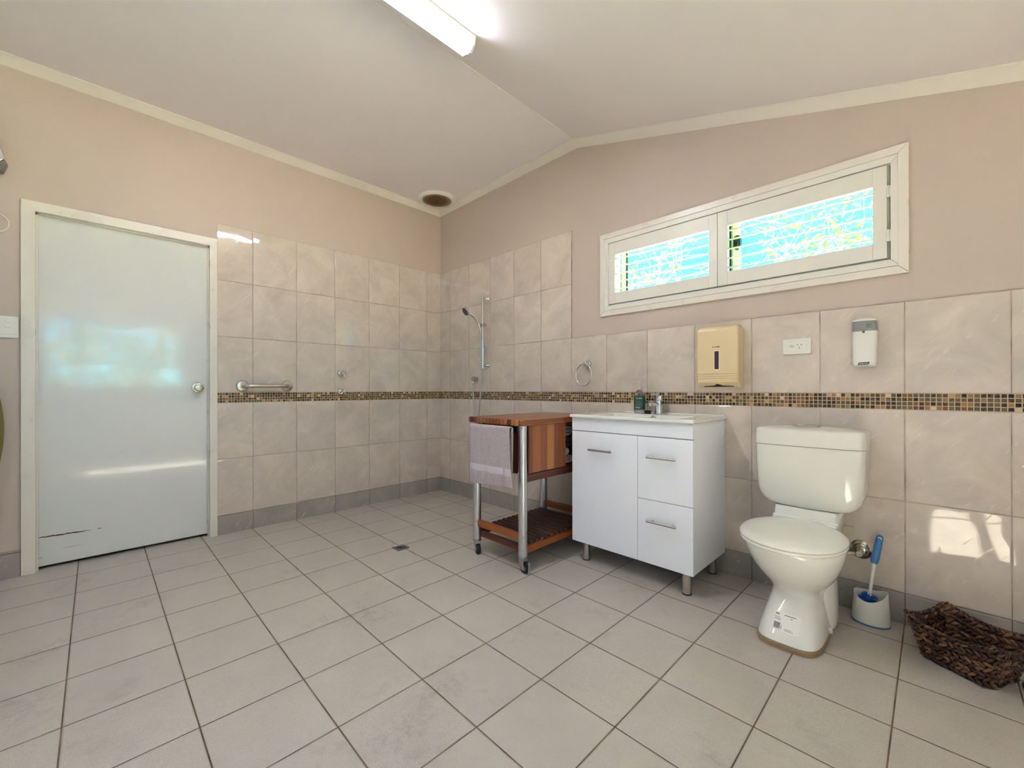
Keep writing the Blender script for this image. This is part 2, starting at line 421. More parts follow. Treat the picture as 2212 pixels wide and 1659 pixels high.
def chip(pts, name='paint_chip'):
    m = MB(); top = [(p[0], p[1]+p[2]) for p in pts]; bot = [(p[0], p[1]-p[3]) for p in reversed(pts)]
    m.prism(top+bot, YZ, -.0412, -.0402); return m.build(name, chipm, leaf)
# where the paint has been knocked off low on the door
def yz(u, v):                                # photograph pixel -> point on the door face (calibrated camera)
    f, cx, cy = 904.765, 1106+4.828, 829.5+10.939
    yaw, rol = 2.3567445, -.00178166
    fx, fy = math.cos(yaw), math.sin(yaw); rx, ry = math.sin(yaw), -math.cos(yaw)
    a, b = (u-cx)/f, -(v-cy)/f
    c, s = math.cos(rol), math.sin(rol); a, b = c*a-s*b, s*a+c*b
    dx, dy, dz = fx+a*rx, fy+a*ry, b+.000866
    t = (-.041-3.5532834)/dx
    return -2.4844557+t*dy, 1.0222101+t*dz
pts = []
R.seed(3)
for i in range(24):
    s = i/23; u = 78+120*s; v = 1163-19*s + R.uniform(-.6, .6)
    y, z = yz(u, v); w = .0040*math.sin(PI*min(1, s*1.0+.03))**.6+.0008
    pts.append((y, z, w*R.uniform(.45, 1.0), w*R.uniform(.45, 1.0)))
chip(pts)
for (u0, v0, u1, v1, w) in ((211, 1142, 220, 1140, .0022), (135, 1183.5, 175, 1176.5, .0006), (77, 1195, 83, 1194, .0018), (78, 1206.5, 92, 1205, .0009)):
    ya, za = yz(u0, v0); yb, zb = yz(u1, v1)
    chip([(ya, za, w*.3, w*.3), (ya+(yb-ya)*.3, za+(zb-za)*.3, w, w*.7), (ya+(yb-ya)*.7, za+(zb-za)*.7, w*.7, w), (yb, zb, w*.3, w*.3)])
ky, kz = -1.986, 1.040
kn = MB().lathe([(.034, 0), (.034, .004), (.031, .008), (.016, .010), (.012, .014), (.012, .030), (.020, .034), (.0275, .042), (.0285, .052), (.026, .060), (.018, .063), (0, .062)], (-.041, ky, kz), (1, 0, 0), 40).build('door_knob', M['satin'], d1)

# ------------------------------------------------------------------ window with plantation shutters
w1 = thing('window_1', 'wide window with cream frame and white louvred shutters', 'window', ((WX0+WX1)/2, 0, WZ0), kind='structure')
def frame4(m, x0, x1, z0, z1, w, y0, y1, bev=0.0, wt=None):
    wt = wt or w
    m.box(x0, x0+w, y0, y1, z0, z1, bev); m.box(x1-w, x1, y0, y1, z0, z1, bev)
    m.box(x0+w*.98, x1-w*.98, y0, y1, z1-wt, z1, bev); m.box(x0+w*.98, x1-w*.98, y0, y1, z0, z0+wt, bev)
def mitre(m, x0, x1, z0, z1, w, y0, y1, bev=.003):
    o = [(x0, z0), (x1, z0), (x1, z1), (x0, z1)]; i = [(x0+w, z0+w), (x1-w, z0+w), (x1-w, z1-w), (x0+w, z1-w)]
    for k in range(4):
        j = (k+1) % 4; m.prism([o[k], o[j], i[j], i[k]], XZ, y0, y1, bev)
m = MB(); mitre(m, 1.917, 3.4805, 1.5245, 2.087, .036, -.008, .02); m.build('architrave', M['trim'], w1)
m = MB(); mitre(m, 1.951, 3.452, 1.562, 2.051, .0315, -.004, .06, .002); mitre(m, 1.975, 3.418, 1.594, 2.0255, .018, .0305, .058); m.build('shutter_frame', M['shutter'], w1)
for (x0, x1, ox0, ox1) in ((1.9845, 2.6905, 2.031, 2.645), (2.6935, 3.409, 2.7465, 3.360)):
    oz0, oz1 = 1.6755, 1.9325
    m = MB(); z0, z1 = 1.603, 2.0155; y0, y1 = -.002, .028
    m.box(x0, ox0, y0, y1, z0, z1, .002); m.box(ox1, x1, y0, y1, z0, z1, .002)
    m.box(ox0, ox1, y0+.001, y1-.001, oz1, z1, .001); m.box(ox0, ox1, y0+.001, y1-.001, z0, oz0, .001)
    sp = m.build('shutter_panel', M['shutter'], w1)
    for i in range(5):
        zc = oz1-(oz1-oz0)*(.105+.2*i); R_ = Matrix.Rotation(math.radians(17.5), 3, 'X')
        ring = [(.0235*math.cos(t), .0046*math.sin(t)) for t in [2*PI*k/14 for k in range(14)]]
        mm = MB(); mm.loft([[Vector((x, .014, zc)) + R_ @ Vector((0, p, q)) for p, q in ring] for x in (ox0, ox1)])
        mm.build('louver_blade', M['shutter'], sp)
    hx = x0-.003 if x0 < 2.5 else x1+.003
    for hz in (1.70, 1.895):
        m = MB(); m.cyl((hx, -.006, hz-.026), (hx, -.006, hz+.026), .0045, n=12); m.box(hx-.009, hx+.009, -.0045, -.0015, hz-.025, hz+.025); m.build('hinge', M['shutter'], sp)
m = MB(); frame4(m, WX0, WX1, WZ0, WZ1, .034, .085, .145, .002); m.build('window_frame', M['alwin'], w1)
m = MB(); frame4(m, 2.028, 2.775, 1.595, 2.02, .032, .095, .115, .002); s1 = m.build('sash', M['alwin'], w1)
m = MB(); frame4(m, 2.725, 3.42, 1.595, 2.02, .05, .118, .138, .002, .032); s2 = m.build('sash', M['alwin'], w1)
MB().box(2.062, 2.074, .0935, .096, 1.625, 1.99).build('seal', M['black'], s1)
MB().box(2.7235, 2.727, .0935, .120, 1.625, 1.99).build('seal', M['black'], s1)
GL = glass_pane('window_glass')
MB().box(XE+.068, XE+.072, EY0+.001, EY1-.001, ES+.001, EZ-.001).build('glass_pane', GL, w2)
MB().box(2.058, 2.745, .103, .107, 1.625, 1.99).build('glass_pane', GL, s1)
MB().box(2.772, 3.372, .126, .130, 1.625, 1.99).build('glass_pane', GL, s2)
m = MB(); m.prism(rrect(2.752, 2.790, 1.812, 1.888, .014), XZ, .070, .098, .004); m.box(2.760, 2.782, .052, .072, 1.825, 1.85, .003); m.build('latch', M['black'], s1)

# ------------------------------------------------------------------ ceiling light on the raked ceiling
LX, LY0, LY1 = 1.967, -1.16, -2.42
lt = thing('ceiling_light', 'long white fluorescent batten light glowing on the sloped ceiling', 'ceiling light', (LX-.05, (LY0+LY1)/2, cz(LX-.05)))
sx, sz = Vector((1, 0, -CS)).normalized(), Vector((-CS, 0, -1)).normalized()
o0 = Vector((LX, 0, cz(LX)))
def lp(s, t, y): p = o0+sx*s+sz*t; return (p.x, y, p.z)
M['lightcase'] = plain('batten_case', (228, 226, 214), .4)
M['glow'] = emit('fluorescent_diffuser', (240, 241, 255), 23.0)
m = MB(); m.loft([[lp(s, t, y) for s, t in ((-.097, -.001), (0, -.001), (0, .034), (-.097, .034))] for y in (LY0-.012, LY1+.012)]); m.build('light_body', M['lightcase'], lt)
M['glowside'] = emit('fluorescent_diffuser_side', (236, 243, 255), .45)
prof = [(-.003, .034), (-.004, .054), (-.016, .071), (-.03, .074), (-.070, .074), (-.082, .071)]
m = MB(); m.loft([[lp(s, t, y) for s, t in prof+[(-.082, .069), (-.070, .072), (-.03, .072), (-.017, .069), (-.006, .053), (-.005, .034)]] for y in (LY0-.012, LY1+.012)]); df = m.build('diffuser', M['glow'], lt)
m = MB(); m.loft([[lp(s, t, y) for s, t in ((-.082, .071), (-.093, .054), (-.094, .034), (-.092, .034), (-.091, .053), (-.0805, .0695))] for y in (LY0-.012, LY1+.012)]); m.build('diffuser_side', M['glowside'], df)
capp = [(-.099, -.001), (.002, -.001), (.002, .03), (.0, .054), (-.014, .074), (-.03, .077), (-.070, .077), (-.084, .074), (-.097, .054), (-.099, .03)]
for y0, y1 in ((LY0, LY0-.0125), (LY1, LY1+.0125)):
    m = MB(); m.prism(capp, lambda s, t, w: lp(s, t, w), y0, y1, .002); m.build('end_cap', M['lightcase'], lt)

# ------------------------------------------------------------------ exhaust fan
fx, fy = .232, -.196
fan = thing('exhaust_fan', 'round ceiling exhaust fan with dusty brown grille in the corner', 'exhaust fan', (fx, fy, CZ))
fz = CZ-.024
m = MB(); m.lathe([(.134, fz+.004), (.137, fz), (.150, fz-.001), (.164, fz+.004), (.171, fz+.013), (.172, CZ-.0005), (.136, CZ-.0005)], (fx, fy, 0), (0, 0, 1), 64, False, False); m.build('fan_ring', M['plast'], fan)
gm = NT('dusty_grille'); c = gm.coord(); x, y, z = gm.sep(c); r = gm.math('POWER', gm.math('ADD', gm.math('POWER', x, 2.0), gm.math('POWER', y, 2.0)), .5)
nn = gm.noise(c, 40, 5, .7); k = gm.math('ADD', gm.mr(r, .07, .145, 0, 1), gm.mr(nn, .2, .8, -.3, .3))
M['grille'] = gm.principled(Base_Color=gm.mix(gm.mr(k, .2, 1.1, 0, 1), lin((126, 92, 64)), lin((200, 188, 160))), Roughness=.85)
m = MB(); m.lathe([(.136, 0), (.136, .004)], (fx, fy, fz+.008), (0, 0, 1), 48); gr = m.build('fan_grille', M['grille'], fan)
m = MB()
for i in range(-9, 10):
    xx = i*.0136; L = math.sqrt(max(0, .134**2-xx*xx))
    if L > .02: m.box(fx+xx-.0022, fx+xx+.0022, fy-L, fy+L, fz+.001, fz+.009)
m.build('grille_slats', M['grille'], gr)
m = MB(); m.box(fx-.022, fx+.022, fy-.011, fy+.011, fz-.003, fz+.002, .003); bd = m.build('fan_badge', M['grille'], fan)
MB().box(fx-.015, fx+.015, fy-.005, fy+.005, fz-.0036, fz-.002).build('badge_plate', M['dark'], bd)

# ------------------------------------------------------------------ grab rail and shower fittings
gy0, gy1, gz = -1.728, -1.432, 1.0505
g = thing('grab_rail', 'short stainless steel grab rail above the mosaic band beside the door', 'grab rail', (0, (gy0+gy1)/2, gz))
for y in (gy0, gy1):
    m = MB(); m.lathe([(.040, .0005), (.040, .006), (.036, .011), (.022, .013), (.018, .013)], (0, y, gz), (1, 0, 0), 40); m.build('flange', M['steel'], g)
path = bez([(.010, gy0, gz), (.03, gy0+.004, gz), (.052, gy0+.022, gz), (.060, gy0+.05, gz), (.060, (gy0+gy1)/2, gz), (.060, gy1-.05, gz), (.052, gy1-.022, gz), (.03, gy1-.004, gz), (.010, gy1, gz)], 8)
MB().tube(path, .0145, 20).build('rail', M['steel'], g)

def shower_tap(z, label, rot):
    t = thing('shower_tap', label, 'tap', (0, -1.017, z), group=None)
    o = (0, -1.017, z)
    MB().lathe([(.029, .0005), (.029, .004), (.026, .012), (.018, .020), (.0135, .023)], o, (1, 0, 0), 32).build('flange', M['chrome'], t)
    MB().lathe([(.0125, .018), (.0125, .046), (.010, .050), (.010, .066), (.007, .071), (0, .072)], o, (1, 0, 0), 24).build('spindle', M['chrome'], t)
    m = MB()
    for k in range(4):
        a = rot+k*PI/2; m.cyl((.058, -1.017, z), (.060, -1.017+.029*math.cos(a), z+.029*math.sin(a)), .0055, .0045, 12, .001)
    m.build('cross_handle', M['chrome'], t)
shower_tap(1.159, 'upper of the two chrome cross-handle shower taps on the left wall', .35)
shower_tap(1.005, 'lower chrome cross-handle shower tap, overlapping the mosaic band', .75)

bx, by = .728, -.056
sr = thing('shower_rail', 'vertical chrome slide rail for hand shower, on the wall by the corner', 'shower rail', (bx, 0, 1.2))
MB().cyl((bx, by, 1.208), (bx, by, 1.857), .0095, n=20, bev=.002).build('rail_bar', M['chrome'], sr)
for z in (1.234, 1.834):
    m = MB(); m.lathe([(.029, .0005), (.029, .005), (.026, .009), (.010, .010), (.0085, .012), (.0085, .056)], (bx, 0, z), (0, -1, 0), 32); m.build('wall_bracket', M['chrome'], sr)
zz = 1.592
m = MB(); m.lathe([(.0150, -.018), (.0165, -.014), (.0165, .014), (.0150, .018)], (bx, by, zz), (0, 0, 1), 24)
m.cyl((bx+.012, by+.002, zz), (bx+.038, by+.006, zz), .012, .010, 20, .002); m.cyl((bx, by-.010, zz), (bx-.004, by-.042, zz-.004), .015, .014, 20, .002)
m.build('slider', M['steel'], sr)
hs = thing('hand_shower', 'chrome hand shower with dark face held on the slide rail, hose looping down', 'hand shower', (bx, by-.04, zz))
hp = bez([(bx-.004, by-.030, zz-.030), (bx-.004, by-.050, zz+.012), (bx-.005, by-.083, zz+.052), (bx-.007, by-.122, zz+.078), (bx-.009, by-.150, zz+.089)], 6)
rr = [.0095+.003*(i/(len(hp)-1)) for i in range(len(hp))]
MB().tube(hp, rr, 16).build('handle', M['chrome'], hs)
hd = Vector((-.10, -.55, -.83)).normalized(); hc = Vector((bx-.010, by-.182, zz+.100))
hdn = Vector((-.12, -.62, -.42)).normalized()
m = MB(); m.lathe([(.012, -.022), (.028, -.014), (.039, -.004), (.040, .004), (.037, .007)], hc, hdn, 36); m.build('shower_head', M['chrome'], hs)
m = MB(); m.lathe([(.0365, .0065), (.033, .0095), (0, .0105)], hc, hdn, 36, False, True); m.build('spray_face', plain('dark_spray_face', (62, 60, 62), .4), hs)
hose = bez([(bx-.004, by-.026, zz-.034), (bx+.004, by-.026, zz-.10), (bx+.006, by-.028, 1.35), (bx+.004, by-.028, 1.12), (bx-.004, by-.032, .90), (bx-.03, by-.035, .74), (bx-.075, by-.02, .685), (bx-.115, by-.0, .74), (bx-.135, by+.006, .88), (.578, -.042, 1.02), (.578, -.040, 1.083)], 10)
MB().tube(hose, .0065, 12).build('hose', metal('hose_steel', (190, 192, 195), .3), hs)
we = thing('wall_elbow', 'small chrome wall elbow where the shower hose starts, left of rail', 'pipe fitting', (.578, 0, 1.118))
m = MB(); m.lathe([(.024, .0005), (.024, .012), (.023, .045), (.018, .052), (0, .053)], (.578, 0, 1.118), (0, -1, 0), 28); m.build('elbow_body', M['steel'], we)
MB().cyl((.578, -.040, 1.10), (.578, -.040, 1.078), .0105, .0095, 20, .001).build('outlet', M['chrome'], we)

tr = thing('towel_ring', 'chrome towel ring on the tiles between trolley and vanity', 'towel ring', (1.815, 0, 1.2))
m = MB(); m.lathe([(.028, .0005), (.028, .004), (.024, .010), (.013, .014), (.012, .036), (.016, .040), (.016, .052), (.009, .056)], (1.815, 0, 1.2), (0, -1, 0), 32); m.build('wall_mount', M['chrome'], tr)
rc = Vector((1.806, -.046, 1.124)); e1 = Vector((.985, -.17, 0)).normalized()
MB().tube([rc+e1*(.077*math.cos(a))+Vector((0, 0, .077*math.sin(a))) for a in [2*PI*k/48 for k in range(48)]], .0048, 12, True).build('ring', M['chrome'], tr)
m = MB(); m.cyl((1.800, -.046, 1.2), (1.832, -.052, 1.2), .0085, n=16, bev=.001); m.build('ring_holder', M['chrome'], tr)

# floor drain
fd = thing('floor_drain', 'small square metal floor drain in the shower floor', 'drain', (1.118, -1.090, 0))
dm = Matrix.Translation((1.118, -1.090, 0)) @ Matrix.Rotation(0, 4, 'Z')
MB().box(1.118-.042, 1.118+.042, -1.090-.042, -1.090+.042, -.002, .0022, .001).build('grate', plain('drain_steel', (128, 128, 126), .35, metal=.6), fd)
ddir = Vector((.707, .707, 0)); dpn = Vector((.707, -.707, 0))
for k, L in ((-2, .009), (-1, .021), (0, .025), (1, .021), (2, .009)):
    c = Vector((1.118, -1.090, 0))+ddir*(k*.0135); q = 10
    pts = [(c+dpn*L*math.cos(2*PI*i/16)**1+ddir*(.0042*math.sin(2*PI*i/16))) for i in range(16)]
    m = MB(); m.prism([(p.x, p.y) for p in pts], XY, .0018, .0028); m.build('slot', M['dark'], fd)

# ------------------------------------------------------------------ light switch, edge items on the left wall
sw = thing('light_switch', 'white two-gang light switch on the wall left of the door', 'light switch', (0, -2.821, 1.367))
xw = -.008
m = MB(); m.prism(rrect(-2.859, -2.785, 1.309, 1.425, .004), YZ, xw, xw+.0085, .002); m.build('switch_plate', M['plast'], sw)
for z in (1.399, 1.372):
    m = MB(); m.prism([( -2.823+.0115*math.cos(t), z+.0070*math.sin(t)) for t in [2*PI*k/24 for k in range(24)]], YZ, xw+.0075, xw+.0125, .0015); m.build('rocker', M['plast'], sw)
MB().box(xw+.008, xw+.0092, -2.852, -2.79, 1.326, 1.327).build('seam', plain('grey_seam', (176, 172, 160), .5), sw)
tw = thing('olive_towel', 'olive green towel hanging on a hook at the left edge of the photo', 'towel', (0, -2.915, 1.03))
ol = cloth('olive_terry', (150, 138, 82), (112, 100, 52), 420)
m = MB()
def olf(i, j):
    a = 2*PI*i; zt = 1.03-.72*j; wv = .5+.5*math.sin(PI*min(1, j*1.35+.10))
    hw = (.022+.058*wv); th = .012+.030*wv
    return (.034+th*.75*math.sin(a)*(1+.18*math.sin(3*a)), -2.915+hw*math.cos(a)*(1+.06*math.sin(5*a+2*j)), zt)
m.grid(36, 26, olf); m.build('towel_cloth', ol, tw)
hk = thing('robe_hook', 'small dark metal robe hook holding the olive towel', 'hook', (0, -2.905, 1.06))
m = MB(); m.tube(bez([(-.006, -2.905, 1.062), (.02, -2.902, 1.060), (.046, -2.895, 1.05), (.056, -2.890, 1.068)], 6), .006, 12); m.lathe([(.016, 0), (.016, .005)], (-.008, -2.905, 1.062), (1, 0, 0), 20); m.build('hook_body', plain('dark_hook', (70, 66, 60), .35, metal=.8), hk)
wf_ = thing('wall_fitting', 'chrome wall fitting with clear plastic tip, high at the left edge', 'wall fitting', (0, -2.91, 2.27))
m = MB(); m.prism([(-2.93, 2.26), (-2.905, 2.40), (-2.868, 2.40), (-2.826, 2.262), (-2.85, 2.225)], YZ, xw, .06, .006); m.build('chrome_body', M['chrome'], wf_)
cp = NT('clear_plastic'); M['clear'] = cp.principled(Base_Color=cp.mix(cp.noise(cp.coord(), 20, 2), lin((214, 214, 206)), lin((230, 230, 224))), Roughness=.2, Transmission_Weight=.75, IOR=1.2)
m = MB(); m.prism([(-2.93, 2.258), (-2.83, 2.255), (-2.82, 2.238), (-2.835, 2.19), (-2.93, 2.165)], YZ, xw+.008, .05, .005); m.build('plastic_tip', M['clear'], wf_)
pc = thing('cord_loop', 'thin cream cord loop on the wall above the light switch', 'cord', (0, -2.86, 1.93))
MB().tube([(.002, -2.868+.05*math.cos(a), 1.925+.05*math.sin(a)) for a in [2*PI*k/40 for k in range(40)]], .0022, 8, True).build('cord', M['cornice'], pc)

# ------------------------------------------------------------------ timber trolley
tz = .853
X0, X1, Y0, Y1 = 1.487, 1.967, -.838, -.095
tl = thing('wooden_trolley', 'wooden butcher-block trolley on metal posts and casters beside the vanity', 'trolley', ((X0+X1)/2, (Y0+Y1)/2, 0))
oy = (Y0+Y1)/2; ox = (X0+X1)/2
BR = [(150, 84, 38), (176, 108, 54), (122, 62, 28), (88, 44, 24), (164, 96, 46), (190, 122, 66), (140, 74, 34)]
M['block'] = wood('butcher_block', BR, 1, 0, .0303, X0-ox-.0024, .22, gap=.0016, seed=2.9)
M['side'] = wood('plank_panel', [(178, 110, 52), (150, 86, 44), (188, 118, 56), (134, 74, 38), (170, 100, 48)], 2, 1, .062, -.398, .3)
M['dkw'] = wood('dark_timber', [(92, 44, 26), (112, 58, 34)], 0, rough=.45)
M['redw'] = wood('red_timber', [(158, 84, 36), (172, 96, 46)], 0, rough=.4)
M['redwy'] = wood('red_timber_b', [(156, 82, 34), (176, 100, 48)], 1, rough=.4)
M['slat'] = wood('weathered_slat', [(98, 66, 54), (116, 82, 68)], 0, rough=.7)
MB().prism(rrect(X0, X1, Y0, Y1, .02), XY, tz-.033, tz, .011, 4).build('trolley_top', M['block'], tl)
px0, px1, py0, py1 = 1.527, 1.925, -.792, -.155
post = None
for (x, y) in ((px1, py0), (px0, py0), (px0, py1), (px1, py1)):
    p = MB().cyl((x, y, .088), (x, y, tz-.0335), .0255, n=32, bev=.002).build('post', M['alu'], tl)
    for z, (ax, ay) in ((.808, (.6, -.8)), (.55, (-.6, -.8)), (.205, (.75, -.66)), (.105, (-.6, -.8))):
        d = Vector((ax, ay, 0)); b0 = Vector((x, y, z))+d*.0235
        MB().lathe([(.0075, 0), (.0075, .003), (.005, .005), (0, .0055)], b0, d, 16).build('bolt_head', M['zinc'], p)
def caster(x, y, yaw, brake):
    c = MB(); c.lathe([(.021, .078), (.027, .080), (.028, .085), (.021, .089)], (x, y, 0), (0, 0, 1), 28)
    d = Vector((math.cos(yaw), math.sin(yaw), 0)); n = Vector((-d.y, d.x, 0)); wc = Vector((x, y, 0))+d*.018+Vector((0, 0, .030))
    for s in (-1, 1):
        o = Vector((x, y, 0))+n*(s*.0155)
        pr = [(-.020, .080), (.020, .080), (.026, .050), (.028, .028), (.020, .018), (.008, .022), (-.014, .055)]
        a = [c.bm.verts.new(o+d*u+Vector((0, 0, v))+n*(.0018*s)) for u, v in pr]; b = [c.bm.verts.new(o+d*u+Vector((0, 0, v))) for u, v in pr]
        k = len(pr)
        for i in range(k): c.bm.faces.new((a[i], a[(i+1) % k], b[(i+1) % k], b[i]))
        c.bm.faces.new(a); c.bm.faces.new(list(reversed(b)))
    f = c.build('caster', M['zinc'], tl)
    MB().lathe([(.020, -.0115), (.028, -.0115), (.030, -.007), (.030, .007), (.028, .0115), (.020, .0115)], wc, n, 36).build('wheel', M['black'], f)
    MB().lathe([(0, -.0125), (.010, -.013), (.019, -.0105), (.019, .0105), (.010, .013), (0, .0125)], wc, n, 28).build('hub', M['zinc'], f)
    if brake:
        m = MB(); p = Vector((x, y, 0))+d*.040
        m.prism([(.006, .010), (.010, .018), (.010, .048), (.006, .062), (.012, .066), (.016, .060), (.015, .044), (.014, .018), (.020, .006), (.012, .003)],
                lambda u, v, w: (p.x+d.x*u+n.x*w, p.y+d.y*u+n.y*w, v), -.0055, .0055, .001)
        m.build('brake_pedal', M['zinc'], f)
caster(px1, py0, -.08, True); caster(px0, py0, -.40, False); caster(px0, py1, 2.2, False); caster(px1, py1, 1.1, False)
MB().box(px0+.018, px1-.018, py0-.010, py0+.006, .545, tz-.033, .001).build('end_panel', M['dkw'], tl)
MB().box(px0+.018, px1-.018, py1-.006, py1+.010, .545, tz-.033, .001).build('end_panel', M['dkw'], tl)
pp = MB().box(1.943, 1.957, -.771, -.462, .552, .818, .003).build('plank_panel', M['side'], tl)
for y, z in ((-.752, .805), (-.752, .572), (-.478, .805), (-.478, .572)): MB().lathe([(.004, 0), (.004, .0012), (0, .0018)], (1.957, y, z), (1, 0, 0), 12).build('dowel', M['redw'], pp)
MB().box(1.56, 1.956, -.462, -.444, .552, .818, .001).build('divider', M['redw'], tl)
MB().box(1.53, 1.545, -.78, -.165, .545, .82, .001).build('back_panel', M['dkw'], tl)
MB().box(1.545, 1.940, -.785, -.160, .543, .554, .001).build('compartment_floor', M['dkw'], tl)
MB().box(1.918, 1.944, py0+.02, py1-.02, .502, .543, .002).build('box_rail', M['dkw'], tl)
MB().box(1.512, 1.535, py0+.02, py1-.02, .502, .543, .002).build('box_rail', M['dkw'], tl)
MB().box(1.918, 1.940, py0+.02, py1-.02, .80, .82, .002).build('top_rail', M['dkw'], tl)
# lower slatted shelf
m = MB(); n = 13; y0, y1 = -.752, -.178; pit = (y1-y0)/n
for i in range(n): m.box(1.518, 1.938, y0+i*pit+.0068, y0+(i+1)*pit-.0068, .143, .161, .002)
m.build('slatted_shelf', M['slat'], tl)
MB().box(1.927, 1.944, py0+.012, py1-.012, .104, .1425, .002).build('shelf_rail', M['redwy'], tl)
MB().box(1.512, 1.529, py0+.012, py1-.012, .104, .1425, .002).build('shelf_rail', M['redwy'], tl)
for y in (py0-.002, py1+.002):
    MB().box(px0+.008, px1-.014, y-.012, y+.012, .170, .214, .007, 3).build('cross_bar', M['redw'], tl)
MB().box(px0+.02, px1-.02, py0+.006, py0+.022, .106, .142, .001).build('cross_rail', M['dkw'], tl)
MB().box(px0+.02, px1-.02, py1-.022, py1-.006, .106, .142, .001).build('cross_rail', M['dkw'], tl)
ry, rzz = -.862, .795
m = MB(); m.cyl((1.562, ry, rzz), (1.912, ry, rzz), .0075, n=16, bev=.001); trl = m.build('towel_rail', M['chrome'], tl)
for x in (1.592, 1.882):
    m = MB(); m.cyl((x, ry+.058, rzz+.004), (x, ry, rzz), .007, n=12); m.lathe([(.022, 0), (.022, .004), (.018, .008)], (x, ry+.059, rzz+.004), (0, -1, 0), 24); m.build('rail_bracket', plain('dark_chrome', (90, 90, 92), .2, metal=.9), trl)

# pink towel hanging over the trolley rail
ht = thing('hand_towel', 'pale pink terry hand towel hanging on the end of the wooden trolley', 'towel', (1.745, ry, .46))
tc = NT('pink_terry'); c = tc.coord(); x, y, z = tc.sep(c)
n1 = tc.noise(c, 300, 3, .75); n2 = tc.noise(tc.mapping(c, sc=(60, 60, 9)), 1.0, 4, .7)
band = tc.math('MULTIPLY', tc.math('GREATER_THAN', z, .085), tc.math('LESS_THAN', z, .125))
colr = tc.mix(tc.mr(n1, .36, .64), lin((182, 160, 164)), lin((234, 220, 224)))
colr = tc.mix(tc.mr(n2, .52, .74, 0, .45), colr, lin((168, 146, 140)))
st = tc.math('LESS_THAN', tc.math('FRACT', tc.math('DIVIDE', z, .010)), .32)
colr = tc.mix(band, colr, tc.mix(tc.math('MULTIPLY', st, .8), lin((216, 204, 212)), lin((188, 172, 178))))
hh = tc.math('ADD', tc.math('MULTIPLY', tc.math('MULTIPLY', n1, tc.math('SUBTRACT', 1.0, tc.math('MULTIPLY', band, .85))), .008), tc.math('MULTIPLY', n2, .002))
M['pink'] = tc.principled(Base_Color=colr, Roughness=.95, Specular_IOR_Level=.1, Sheen_Weight=.3, Normal=tc.bump(hh, .9, 1.0))
def towel(i, j):                      # i across, j along the length from the front hem over the rail to the back hem
    L = 1.0; xa = 1.566+.352*i
    s = j
    if s < .60:
        q = 1-s/.60                   # 1 at the hem
        zb = .462+.020*i
        z = zb+(rzz+.010-zb)*(1-q)
        spread = q*q
        xa = 1.561+(.343+.026*spread)*i+.004*spread
        y = ry-.0135-.004*q + .006*q*math.sin(i*17+1.0)*(.4+.6*q)+.003*math.sin(i*31+2)*q
    elif s < .70:
        a = (s-.60)/.10*PI; z = rzz+.010*math.cos(a*.0)+.0125*math.sin(a)*.55; y = ry-.0135*math.cos(a); xa = 1.561+.343*i
    else:
        q = (s-.70)/.30; z = rzz+.010-.245*q; y = ry+.0135+.004*math.sin(i*11)*q; xa = 1.563+.343*i
    return (xa, y, z)
m = MB(); m.grid(44, 60, towel); tco = m.build('towel_cloth', M['pink'], ht, ang=180)
md = tco.modifiers.new('thick', 'SOLIDIFY'); md.thickness = .009; md.offset = 0
md = tco.modifiers.new('sub', 'SUBSURF'); md.levels = 1; md.render_levels = 1
m = MB(); m.grid(3, 3, lambda i, j: (1.597+.012*i+.003*j, ry+.020+.002*math.sin(3*i), .474-.026*j+.006*i)); tg = m.build('care_tag', cloth('tag_fabric', (206, 206, 220), (150, 150, 170), 200, .2), ht)
md = tg.modifiers.new('thick', 'SOLIDIFY'); md.thickness = .001

# rolled towels in the open half of the trolley box
def roll(name, label, yc, zc, ry_, rz_, mat, x0=1.60, x1=1.925):
    t = thing(name, label, 'towel', ((x0+x1)/2, yc, zc-rz_), group='rolled towels in the trolley')
    m = MB()
    prof = [(x0, .8), (x0+.006, .95), (x0+.014, 1)]+[(x0+.014+(x1-x0-.028)*k/6, 1+.015*math.sin(k*2.1)) for k in range(1, 7)]+[(x1-.006, .95), (x1, .84)]
    m.loft([[(x, yc+ry_*f*math.cos(a), zc+rz_*f*math.sin(a)) for a in [2*PI*k/28 for k in range(28)]] for x, f in prof])
    b = m.build('roll_body', mat, t)
    sp = [(x1+.0005, yc+ry_*(.16+.66*k/60)*math.cos(k/60*5*PI), zc+rz_*(.16+.66*k/60)*math.sin(k/60*5*PI)) for k in range(61)]
    MB().tube(sp, .0055, 8).build('roll_fold', mat, b)
    return t
roll('rolled_towel', 'pale pink rolled towel at the bottom of the trolley compartment', -.375, .583, .062, .027, cloth('pale_pink', (214, 190, 186), (190, 162, 160)))
roll('rolled_towel', 'white rolled towel lying on the pink one in the trolley', -.404, .634, .038, .024, cloth('white_terry', (222, 222, 226), (190, 190, 198)))
roll('rolled_towel', 'navy blue rolled towel in the middle of the trolley stack', -.386, .692, .054, .034, cloth('navy', (46, 50, 76), (26, 28, 46)))
roll('rolled_towel', 'grey and white striped rolled towel topmost in the trolley stack', -.384, .763, .056, .037, cloth('grey_stripe', (196, 198, 210), (150, 152, 168), stripes=(2, .022, .28, (84, 88, 112))))

